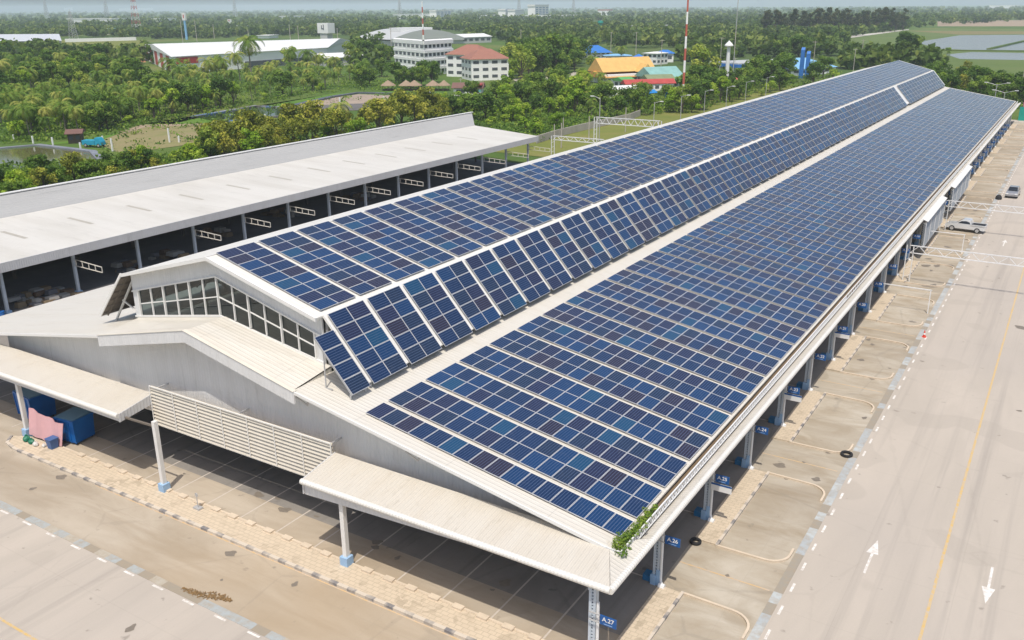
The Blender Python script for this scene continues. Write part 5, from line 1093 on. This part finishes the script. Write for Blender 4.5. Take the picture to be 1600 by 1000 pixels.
u_ = sc_; m = MB(); m.box(-2.6 * u_, -1.2 * u_, -3.75, -3.61, hh - 9 * u_, hh - 3 * u_); m.box(1.2 * u_, 2.6 * u_, -3.75, -3.61, hh - 10 * u_, hh - 2 * u_); m.box(-1.19 * u_, 1.19 * u_, -3.75, -3.61, hh - 9 * u_, hh - 7.4 * u_); m.build('emblem', W['win'], b_, (0, 0, 0))
house('shed', 'white-roofed shed at the right end of the striped warehouse', 'shed', rect((505, 104), (572, 101), 22), 4.4, W['wallg'], W['metal_w'], 2.0, 'gable', 1, 2)
P = [gp(-60, 80)[:2], gp(98, 78)[:2], gp(92, 68)[:2], gp(-60, 68)[:2]]; house('warehouse', 'long pale blue-grey warehouse at the left edge', 'warehouse', P, 7.0, W['wallg'], plain('pale_blue_roof', (.55, .57, .60), .5, 0, .05, .1), 3.4, 'gable', 1, 0)
m = MB(); a, b = gp(102, 66)[:2], gp(212, 63)[:2]; quadbox(m, [a, b, (b[0], b[1] + 1), (a[0], a[1] + 1)], 0, 3.2); tag(m.build('boundary_wall', W['wallw'], None), 'long white wall behind the mown field at the far left', 'wall')
m = MB(); ribbon(m, [gp(*p)[:2] for p in ((838, 224), (870, 214), (910, 204), (985, 187), (1000, 181))], .25, 0, 1.7); tag(m.build('boundary_wall', plain('stained_wall', (.42, .39, .34), .9, 0, .25, .5), None), 'low stained concrete wall along the lawn beyond the shed', 'wall')
# distant town blocks, small but countable
far_b = [((110, 40), (168, 39), 29, 'wallw', 'long white block below the far left woods'), ((176, 38), (199, 37), 29, 'wallw', 'white block right of the long far left block'), ((175, 54), (204, 53), 45, 'lblue', 'far building with a blue roof near the red lattice mast'), ((248, 36), (276, 35), 29, 'wallw', 'pale far block with a red sign, beside the red lattice mast'), ((383, 46), (420, 45), 40, 'wallw', 'low white far shed above the warehouse middle'), ((416, 44), (452, 43), 39, 'wallw', 'low white far shed right of its twin above the warehouse'), ((403, 60), (421, 60), 55, 'wallw', 'small white roof just behind the warehouse ridge'), ((447, 31), (482, 30), 25, 'wallw', 'pale far hall on the left skyline'), ((622, 30), (674, 29), 22, 'wallw', 'white far factory behind the sports hall mast'), ((682, 29), (705, 28), 16, 'wallw', 'white and blue far tower block above the sports hall'), ((760, 29), (784, 28), 24, 'wallw', 'low far shed left of the white far blocks'), ((790, 29), (803, 28), 14, 'wallw', 'left one of two white far blocks'), ((805, 29), (819, 28), 15, 'wallw', 'right one of two white far blocks'), ((836, 29), (857, 28), 7, 'wallw', 'tallest white far tower block with window rows'), ((822, 31), (902, 30), 24, 'wallw', 'long low white far building at the tower block foot'), ((934, 24), (951, 24), 15, 'redr', 'far red roof on the skyline'), ((1030, 26), (1045, 26), 21, 'teal', 'small far teal roof on the skyline'), ((905, 46), (960, 45), 41, 'wallg', 'long grey far roof behind the woods, left part'), ((985, 46), (1060, 45), 40, 'wallg', 'long grey far roof behind the woods, right part'), ((1545, 9.6 + 3.8), (1590, 13.2), 8, 'wallw', 'bright white far roof at the right skyline'), ((70, 16.5), (96, 16.5), 12, 'wallw', 'cluster of pale far blocks at the left skyline'), ((100, 16.5), (112, 16.5), 12, 'wallw', 'single pale far block beside the left skyline cluster'), ((186, 16.5), (236, 16.5), 13, 'wallw', 'long pale far block on the left skyline')]
for (a, b, yt, mt, lab_) in far_b:
    P = rect(a, b, 20 if b[1] > 20 else 60); hh = hgt(a[0], a[1], yt); c = lerp2(P[0], P[2], .5); t = thing('far_building', lab_, 'building', (*c, 0)); m = MB(); quadbox(m, P, 0, hh * .86); m.build('wall', W['wallw'] if mt != 'wallg' else W['wallg'], t); m = MB(); quadbox(m, grow(P, 1.5), hh * .86 + .01, hh); m.build('roof', W[mt] if mt != 'wallw' else W['metal_w'], t)
    if 'tower block' in lab_ and 'foot' not in lab_:
        for f in range(6): windows(t, P[0], P[1], hh * (.1 + .13 * f), hh * (.16 + .13 * f), 4, plain('far_window_blue', (.12, .22, .38), .3), .7, .5)
# towers and masts
def lattice_tower(px, yb, yt, lab_, ca, cb, w0=3.6):
    x, y, z = gp(px, yb); h = hgt(px, yb, yt); t = thing('lattice_tower', lab_, 'tower', (x, y, 0)); n = 12; th = max(.22, mpp(x, y) * .42)
    for i in range(n):
        f0, f1 = i / n, (i + 1) / n; wa, wb2 = w0 * (1 - .8 * f0), w0 * (1 - .8 * f1); m = MB(); cs = ((-1, -1), (1, -1), (1, 1), (-1, 1))
        for j in range(4):
            a, b = cs[j], cs[(j + 1) % 4]; m.bar((a[0] * wa, a[1] * wa, h * f0), (a[0] * wb2, a[1] * wb2, h * f1), th); m.bar((a[0] * wa, a[1] * wa, h * f0), (b[0] * wb2, b[1] * wb2, h * f1), th * .6)
        m.build('section', ca if i % 2 else cb, t, (0, 0, 0))
    m = MB(); m.tube([(0, 0, h), (0, 0, h * 1.08)], th * .5, 5); m.build('antenna', cb, t, (0, 0, 0))
lattice_tower(215, 54, -14, 'tall red and white lattice mast at the upper left', M['red'], M['white'], 4.5)
lattice_tower(116, 64, 18, 'grey lattice tower beside the long white wall', M['steel'], M['steel'], 3.4)
lattice_tower(74, 30, -4, 'faint grey pylon on the far left skyline', M['steel'], M['steel'], 6)
lattice_tower(168, 30, -6, 'faint grey pylon between the red mast and left pylon', M['steel'], M['steel'], 6)
lattice_tower(368, 26, -6, 'faint grey pylon above the warehouse on the skyline', M['steel'], M['steel'], 6)
lattice_tower(625, 26, -2, 'faint grey pylon on the skyline left of the sports hall mast', M['steel'], M['steel'], 6)
lattice_tower(811, 24, -6, 'faint grey pylon above the two white far blocks', M['steel'], M['steel'], 6)
lattice_tower(896, 22, -4, 'faint grey pylon on the skyline right of the tall far tower', M['steel'], M['steel'], 6)
def sign_mast(px, yb, yt, lab_, cm):
    x, y, z = gp(px, yb); h = hgt(px, yb, yt); u = mpp(x, y); t = thing('roadside_sign', lab_, 'sign', (x, y, 0)); m = MB(); m.box(-u * 1.6, u * 1.6, -.6, .6, 0, h * .72); m.build('post', cm, t, (0, 0, 0)); m = MB(); m.box(-u * 3.6, u * 3.6, -.9, .9, h * .72 + .01, h); b_ = m.build('sign_box', W['metal_w'], t, (0, 0, 0)); m = MB(); m.box(-u * 1.1, u * 1.1, -1.0, -.91, h * .80, h * .93); m.build('red_mark', M['red'], b_, (0, 0, 0))
sign_mast(292, 62, 20, 'tall roadside sign on a blue post with red mark', W['lblue']); sign_mast(360, 46, 30, 'white roadside sign block right of the blue-posted sign', W['wallw'])
x, y, z = gp(938, 50); h = hgt(938, 50, 32); m = MB(); m.lathe([(2.2, 0), (1.8, h * .7), (3.4, h * .78), (3.4, h * .95), (0, h)], n=12); tag(m.build('water_tower', W['gtarp'], None, (x, y, 0)), 'teal far water tower rising from the woods', 'water tower')
def band_mast(px, yb, h, r_, nb, lab_, ca, cb):
    x, y, z = gp(px, yb); t = thing('radio_mast', lab_, 'mast', (x, y, 0))
    for i in range(nb): m = MB(); m.tube([(0, 0, h * i / nb), (0, 0, h * (i + 1) / nb)], [r_ * (1 - .45 * i / nb), r_ * (1 - .45 * (i + 1) / nb)], 8); m.build('section', ca if i % 2 == 0 else cb, t, (0, 0, 0))
band_mast(1066, 168, 42, .42, 12, 'tall red and white banded mast beside the teal roofed hall', W['mast_r'], W['wallw'])
band_mast(640 + 22, 72, hgt(662, 72, 2), .8, 8, 'red and white antenna mast behind the white four-storey block', W['mast_r'], W['wallw'])
x, y, z = gp(1134, 144); h = hgt(1134, 144, 68); t = thing('beacon_post', 'white tapered post with a mushroom-shaped top behind the hall', 'beacon', (x, y, 0))
m = MB(); m.tube([(0, 0, 0), (0, 0, h - 1.2)], [.75, .62], 12); m.build('post', M['white'], t, (0, 0, 0)); m = MB(); m.lathe([(.6, h - 1.2), (1.5, h - .9), (1.55, h - .6), (1.0, h + .1), (.4, h + .6), (.15, h + 1.0), (0, h + 1.0)], n=16); m.lathe([(1.5, h - .9), (0, h - .95)], n=16); m.build('cap', M['white'], t, (0, 0, 0))
band_mast(1145, 118, 40, .22, 4, 'thin grey antenna mast rising behind the mushroom-topped post', M['steel'], W['pole'])
# utility poles and lamp posts
def pole(px, yb, yt, lab_, arm=True):
    x, y, z = gp(px, yb); h = hgt(px, yb, yt); r_ = max(.14, mpp(x, y) * .55); t = thing('utility_pole', lab_, 'utility pole', (x, y, 0), random.uniform(-.3, .3), 'concrete utility poles'); m = MB(); m.tube([(0, 0, 0), (0, 0, h)], [r_, r_ * .75], 6); m.build('pole', W['pole'], t, (0, 0, 0))
    if arm: m = MB(); m.bar((-1.1, 0, h - .4), (1.1, 0, h - .4), .14); m.build('crossarm', W['pole'], t, (0, 0, 0))
PL = [(866, 230, 194, 'by the lawn, leftmost of a close pair'), (877, 231, 192, 'by the lawn, rightmost of a close pair'), (880, 204, 184, 'just behind the stained concrete wall'), (977, 206, 168, 'on the lawn beside a lamp post'), (920, 221, 182, 'on the lawn between two lamp posts'), (993, 98, 50, 'tall by the blue hip house'), (1032, 120, 62, 'tall in front of the blue-roofed houses'), (1102, 104, 88, 'short left of the mushroom post'), (1124, 118, 58, 'tall just left of the mushroom post'), (1268, 128, 64, 'tall right beside the blue pylons'), (1223, 140, 116, 'with arm among trees before the blue canopy'), (1333, 112, 76, 'left of the pole pair near the hall ridge'), (1345, 98, 62, 'right of the pole pair near the hall ridge'), (1592, 160, 84, 'tall at the right edge beyond the hall end'), (814, 78, 46, 'with arm above the dark trees by the houses'), (859, 64, 46, 'small in the woods above the blue hip house'), (954, 92, 50, 'tall in front of the blue hip house'), (612, 84, 44, 'left of the white four-storey block'), (454, 66, 38, 'left of a pair behind the warehouse'), (467, 66, 40, 'right of a pair behind the warehouse'), (528, 64, 44, 'right of the white sign tower'), (286, 68, 30, 'behind the warehouse, left of the blue-posted sign'), (308, 66, 32, 'behind the warehouse, right of the blue-posted sign'), (335, 60, 38, 'behind the warehouse at its left third'), (389, 64, 46, 'behind the warehouse at its middle'), (147, 112, 94, 'white and short among the left palms'), (720, 140, 122, 'in front of the terracotta houses, left'), (752, 142, 126, 'in front of the terracotta houses, right'), (1147, 116, 90, 'behind the blue canopy, far left')]
for px, yb, yt, lab_ in PL: pole(px, yb, yt, 'concrete utility pole ' + lab_, yt < 150)
def lamp_post(px, yb, yt, side, lab_):
    x, y, z = gp(px, yb); h = hgt(px, yb, yt); t = thing('lamp_post', lab_, 'lamp post', (x, y, 0), 0, 'lamp posts along the lawn'); m = MB(); m.tube([(0, 0, 0), (0, 0, h)], [.11, .08], 8); m.build('post', M['steel'], t, (0, 0, 0))
    m = MB(); m.tube([(0, 0, h - .2), (side * 1.2, 0, h + .25), (side * 2.0, 0, h + .3)], .06, 6); a_ = m.build('arm', M['steel'], t, (0, 0, 0)); m = MB(); m.box(side * 2.0 - .45, side * 2.0 + .45, -.18, .18, h + .24, h + .42); m.build('lamp_head', M['white'], a_, (0, 0, 0))
for px, yb, yt, sd, lab_ in ((936, 222, 153, -1, 'tallest grey lamp post on the lawn beyond the hall'), (1021, 198, 160, 1, 'lamp post on lawn, second left of the red-white mast'), (1063, 190, 150, 1, 'lamp post on lawn right beside the red-white mast'), (1100, 176, 142, 1, 'lamp post on lawn left of the mushroom-topped post'), (1134, 170, 136, 1, 'lamp post in front of the mushroom-topped post'), (1164, 160, 128, 1, 'lamp post right of the mushroom-topped post'), (1196, 152, 121, 1, 'lamp post among trees below the blue canopy')): lamp_post(px, yb, yt, sd, lab_)
for px, yb, yt, lab_ in ((1552, 168, 132, 'twin-armed lamp post beyond the hall end, left of two'), (1566, 170, 144, 'twin-armed lamp post beyond the hall end, right of two')):
    x, y, z = gp(px, yb); h = hgt(px, yb, yt); t = thing('lamp_post', lab_, 'lamp post', (x, y, 0)); m = MB(); m.tube([(0, 0, 0), (0, 0, h)], .1, 8); m.build('post', M['steel'], t, (0, 0, 0))
    for sd in (-1, 1):
        m = MB(); m.tube([(0, 0, h - .2), (sd * 1.8, 0, h + .3), (sd * 3.0, 0, h + .5)], .06, 6); a_ = m.build('arm', M['steel'], t, (0, 0, 0)); m = MB(); m.box(sd * 3.0 - .5, sd * 3.0 + .5, -.18, .18, h + .45, h + .62); m.build('lamp_head', M['white'], a_, (0, 0, 0))
# white truss gates
def truss_gate(x0, x1, y, z0, z1, lab_, posts=(0, 1), n=9, th=.09):
    t = thing('truss_gate', lab_, 'gate', (x0, y, 0)); L = x1 - x0; m = MB(); m.bar((0, 0, z1), (L, 0, z1), th); m.bar((0, 0, z0), (L, 0, z0), th)
    for i in range(n): a, b = L * i / n, L * (i + 1) / n; mid = (a + b) / 2; m.bar((a, 0, z0), (mid, 0, z1), th * .6); m.bar((mid, 0, z1), (b, 0, z0), th * .6)
    m.build('truss', M['white'], t, (0, 0, 0))
    for i in posts: m = MB(); xx = L * i; m.bar((xx - .35, 0, 0), (xx - .35, 0, z1), th); m.bar((xx + .35, 0, 0), (xx + .35, 0, z1), th); [m.bar((xx - .35, 0, .5 + q), (xx + .35, 0, .9 + q), th * .5) for q in (0, 1, 2)]; m.build('post', M['white'], t, (0, 0, 0))
truss_gate(17.6, 46, 72, 3.35, 4.2, 'white truss height gate over the road, nearest of the two', (0, 1), 16)
truss_gate(17.6, 46, 100.5, 3.4, 4.2, 'grey-white truss height gate over the road beyond the pickup', (0, 1), 16)
x, y, z = gp(930, 221); truss_gate(x, x + 16, y, 4.2, 5.6, 'white truss gate on the lawn beyond the hall ridge', (0, 1), 9, .16)
x, y, z = gp(885, 236); truss_gate(x, x + 12, y - 6, 3.2, 4.0, 'low white truss barrier on the lawn by the shed end', (0,), 6, .14)
for i, (yy, lab_) in enumerate(((61, 'thin white barrier bar across the bays before the pickup'), (88, 'thin white barrier bar across the bays beside the pickup'))):
    t = thing('barrier_bar', lab_, 'barrier', (17.0, yy, 0)); m = MB(); m.bar((0, 0, 2.5), (4.6, 0, 2.5), .08); m.build('bar', M['white'], t, (0, 0, 0)); m = MB(); m.bar((4.5, 0, 0), (4.5, 0, 2.5), .08); m.build('post', M['white'], t, (0, 0, 0))
# ponds' posts, hut and blue truck
for i, (px, yb, yt) in enumerate(((22, 219, 210), (52, 224, 212), (83, 227, 214), (126, 232, 222), (176, 236, 216), (265, 222, 200), (280, 222, 212), (341, 210, 190), (161, 222, 212), (415, 188, 178), (532, 172, 152), (600, 164, 150), (672, 154, 140))):
    x, y, z = gp(px, yb); h = hgt(px, yb, yt); m = MB(); m.box(-.14, .14, -.14, .14, 0, h); tag(m.build('fence_post', W['wallw'], None, (x, y, -.05)), '%s pale post from left around the ponds and sandy field' % nth(i + 1), 'post', 'pale posts around the ponds')
P = rect((107, 224), (128, 223), 5); house('field_hut', 'small dark-roofed hut beside the blue truck at the sandy field', 'hut', P, 2.3, W['wood'], W['brown'], .7, 'gable', 1, 1)

# ------------------------------------------------------------------ vehicles
def car_body(mb, prof, wdt, taper=.10, m_=0):
    """side outline (x,z) extruded across, narrower at the top"""
    zs = [p[1] for p in prof]; z0, z1 = min(zs), max(zs); f = lambda z: wdt / 2 * (1 - taper * max(0, (z - z0) / (z1 - z0) - .45) / .55)
    n = len(prof); i0 = len(mb.v)
    for sg in (-1, 1):
        for x, z in prof: mb.v.append((x, sg * f(z), z))
    mb.f.append(tuple(i0 + j for j in range(n))); mb.mi.append(m_); mb.f.append(tuple(i0 + n + j for j in range(n))[::-1]); mb.mi.append(m_)
    for j in range(n): k_ = (j + 1) % n; mb.f.append((i0 + j, i0 + n + j, i0 + n + k_, i0 + k_)); mb.mi.append(m_)
def wheels(t, xs, w_, r_):
    for x in xs:
        for sg in (-1, 1):
            m = MB(); m.tube([(x, sg * (w_ / 2 - .22), r_), (x, sg * (w_ / 2 + .01), r_)], r_, 18); wl = m.build('wheel', M['black'], t, (0, 0, 0)); m = MB(); m.tube([(x, sg * (w_ / 2 + .01), r_), (x, sg * (w_ / 2 + .025), r_)], r_ * .62, 14); m.build('rim', M['steel'], wl, (0, 0, 0))
def carpaint(name, c):
    k = NT(name, c, .25, .2, .5); k.b.inputs["Coat Weight"].default_value = .6; return k.m
# pickup, nose towards the hall
t = thing('pickup_truck', 'white pickup truck with an open dark bed parked across the bays', 'pickup', (20.4, 101.6, .01), R(174)); pw = carpaint('white_car_paint', (.72, .73, .73))
m = MB(); car_body(m, [(-2.5, .45), (-2.5, 1.05), (-.55, 1.08), (-.5, 1.1), (.95, 1.1), (2.2, .98), (2.5, .8), (2.5, .42)], 1.8, .04); m.build('body', pw, t, (0, 0, 0))
m = MB(); car_body(m, [(-.75, 1.101), (-.6, 1.62), (-.35, 1.72), (.35, 1.72), (1.15, 1.101)], 1.66, .22); cb = m.build('cabin', pw, t, (0, 0, 0))
m = MB(); car_body(m, [(-.62, 1.15), (-.5, 1.58), (.3, 1.6), (.95, 1.15)], 1.68, .20); m.build('side_window', M['pane_dark'], cb, (0, 0, 0)); m = MB(); m.quad((1.17, -.68, 1.14), (1.17, .68, 1.14), (.42, .60, 1.69), (.42, -.60, 1.69)); m.build('windscreen', M['pane_dark'], cb, (0, 0, 0))
m = MB(); m.box(-2.4, -.78, -.78, .78, 1.085, 1.10); m.build('load_bed', M['black'], t, (0, 0, 0))
for sg in (-1, 1): m = MB(); m.box(-2.5, -.75, sg * .88 - .05, sg * .88 + .05, 1.05, 1.16); m.build('bed_rail', pw, t, (0, 0, 0)); m = MB(); m.box(2.44, 2.53, sg * .68 - .16, sg * .68 + .16, .72, .86); m.build('headlight', M['white'], t, (0, 0, 0))
wheels(t, (-1.6, 1.6), 1.8, .38)
t = thing('parked_car', 'dark silver car with a black windscreen on the road, facing the camera', 'car', (24.0, 131.5, .01), R(-92)); ps = carpaint('silver_car_paint', (.30, .30, .31))
m = MB(); car_body(m, [(-2.2, .38), (-2.2, .95), (-2.0, 1.02), (1.0, 1.0), (2.0, .82), (2.25, .62), (2.25, .34)], 1.78, .06); m.build('body', ps, t, (0, 0, 0)); m = MB(); car_body(m, [(-2.05, 1.021), (-1.55, 1.50), (-.2, 1.55), (.1, 1.5), (1.0, 1.011)], 1.62, .22); cb = m.build('cabin', ps, t, (0, 0, 0))
m = MB(); car_body(m, [(-1.75, 1.06), (-1.4, 1.44), (.05, 1.46), (.7, 1.06)], 1.64, .2); m.build('side_window', M['pane_dark'], cb, (0, 0, 0)); m = MB(); m.quad((1.02, -.70, 1.03), (1.02, .70, 1.03), (.14, .60, 1.52), (.14, -.60, 1.52)); m.build('windscreen', M['pane_dark'], cb, (0, 0, 0))
for sg in (-1, 1): m = MB(); m.box(2.12, 2.28, sg * .66 - .2, sg * .66 + .2, .62, .78); m.build('headlight', M['white'], t, (0, 0, 0))
wheels(t, (-1.4, 1.4), 1.78, .33)
m = MB(); m.lathe([(0, 0), (.42, 0), (.5, .2), (.42, .5), (.2, .75), (0, .8)], n=12); tag(m.build('refuse_bag', M['black'], None, (22.3, 127.5, .012)), 'black bag on the drain strip near the silver car', 'refuse bag')
x, y, z = gp(147, 229); t = thing('farm_truck', 'small turquoise blue truck beside the hut at the sandy field', 'truck', (x, y, 0), R(20)); tb = plain('turquoise_paint', (.02, .30, .45), .5)
m = MB(); car_body(m, [(-2.4, .5), (-2.4, 1.5), (.9, 1.5), (.9, .5)], 1.8, 0); m.build('load_box', tb, t, (0, 0, 0)); m = MB(); car_body(m, [(.95, .45), (.95, 2.1), (1.9, 2.1), (2.5, 1.2), (2.6, .45)], 1.75, .1); m.build('cab', tb, t, (0, 0, 0)); wheels(t, (-1.5, 1.8), 1.8, .4)
# green mesh fence at the far end of the yard
m = MB(); m.box(17, 75, 244.5, 244.62, 0, 3.6); tag(m.build('screen_fence', W['gtarp'], None), 'teal green sheet fence closing the far end of the yard', 'fence')
m = MB(); m.box(17.5, 70, 247, 255, 0, 4.4); tag(m.build('low_building', plain('pink_wall', (.45, .16, .22), .8), None), 'low pink-red building just behind the teal fence', 'building')
# climbing plant on the corner gutter
r_ = np.random.default_rng(3); cs = []; rs = []; ns = []
for i in range(22):
    f = i / 21; cs.append((16.22 + r_.normal(0, .10), -.9 + 4.6 * f ** 1.2, 5.42 + r_.normal(0, .07) + .12 * (1 - f))); rs.append(.30 * (1 - .6 * f) + .07); ns.append(int(120 * (1 - .6 * f)))
for i in range(6): cs.append((16.55 + .03 * i, -.2 + r_.normal(0, .1), 5.2 - .22 * i)); rs.append(.10); ns.append(26)
me = leaf_mesh('creeper', cs, rs, ns, .058, 4, LM_['dark'], .8); o = bpy.data.objects.new('creeper', me); COL.objects.link(o); tag(o, 'green creeper growing over the roof gutter at the near corner', 'plant')

# ------------------------------------------------------------------ haze
m = MB(); m.box(-16000, 16000, -16000, 16000, -1.3, 95)
k = NT('haze_air'); k.t.nodes.clear(); vo = k.t.nodes.new("ShaderNodeVolumePrincipled"); vo.inputs["Density"].default_value = 1.25e-4; vo.inputs["Color"].default_value = (.76, .88, 1.0, 1); vo.inputs["Anisotropy"].default_value = -0.25
ou = k.t.nodes.new("ShaderNodeOutputMaterial"); k.t.links.new(vo.outputs[0], ou.inputs["Volume"])
o = m.build('haze', k.m); tag(o, 'pale blue haze in the air over the plain', 'haze', None, 'stuff')
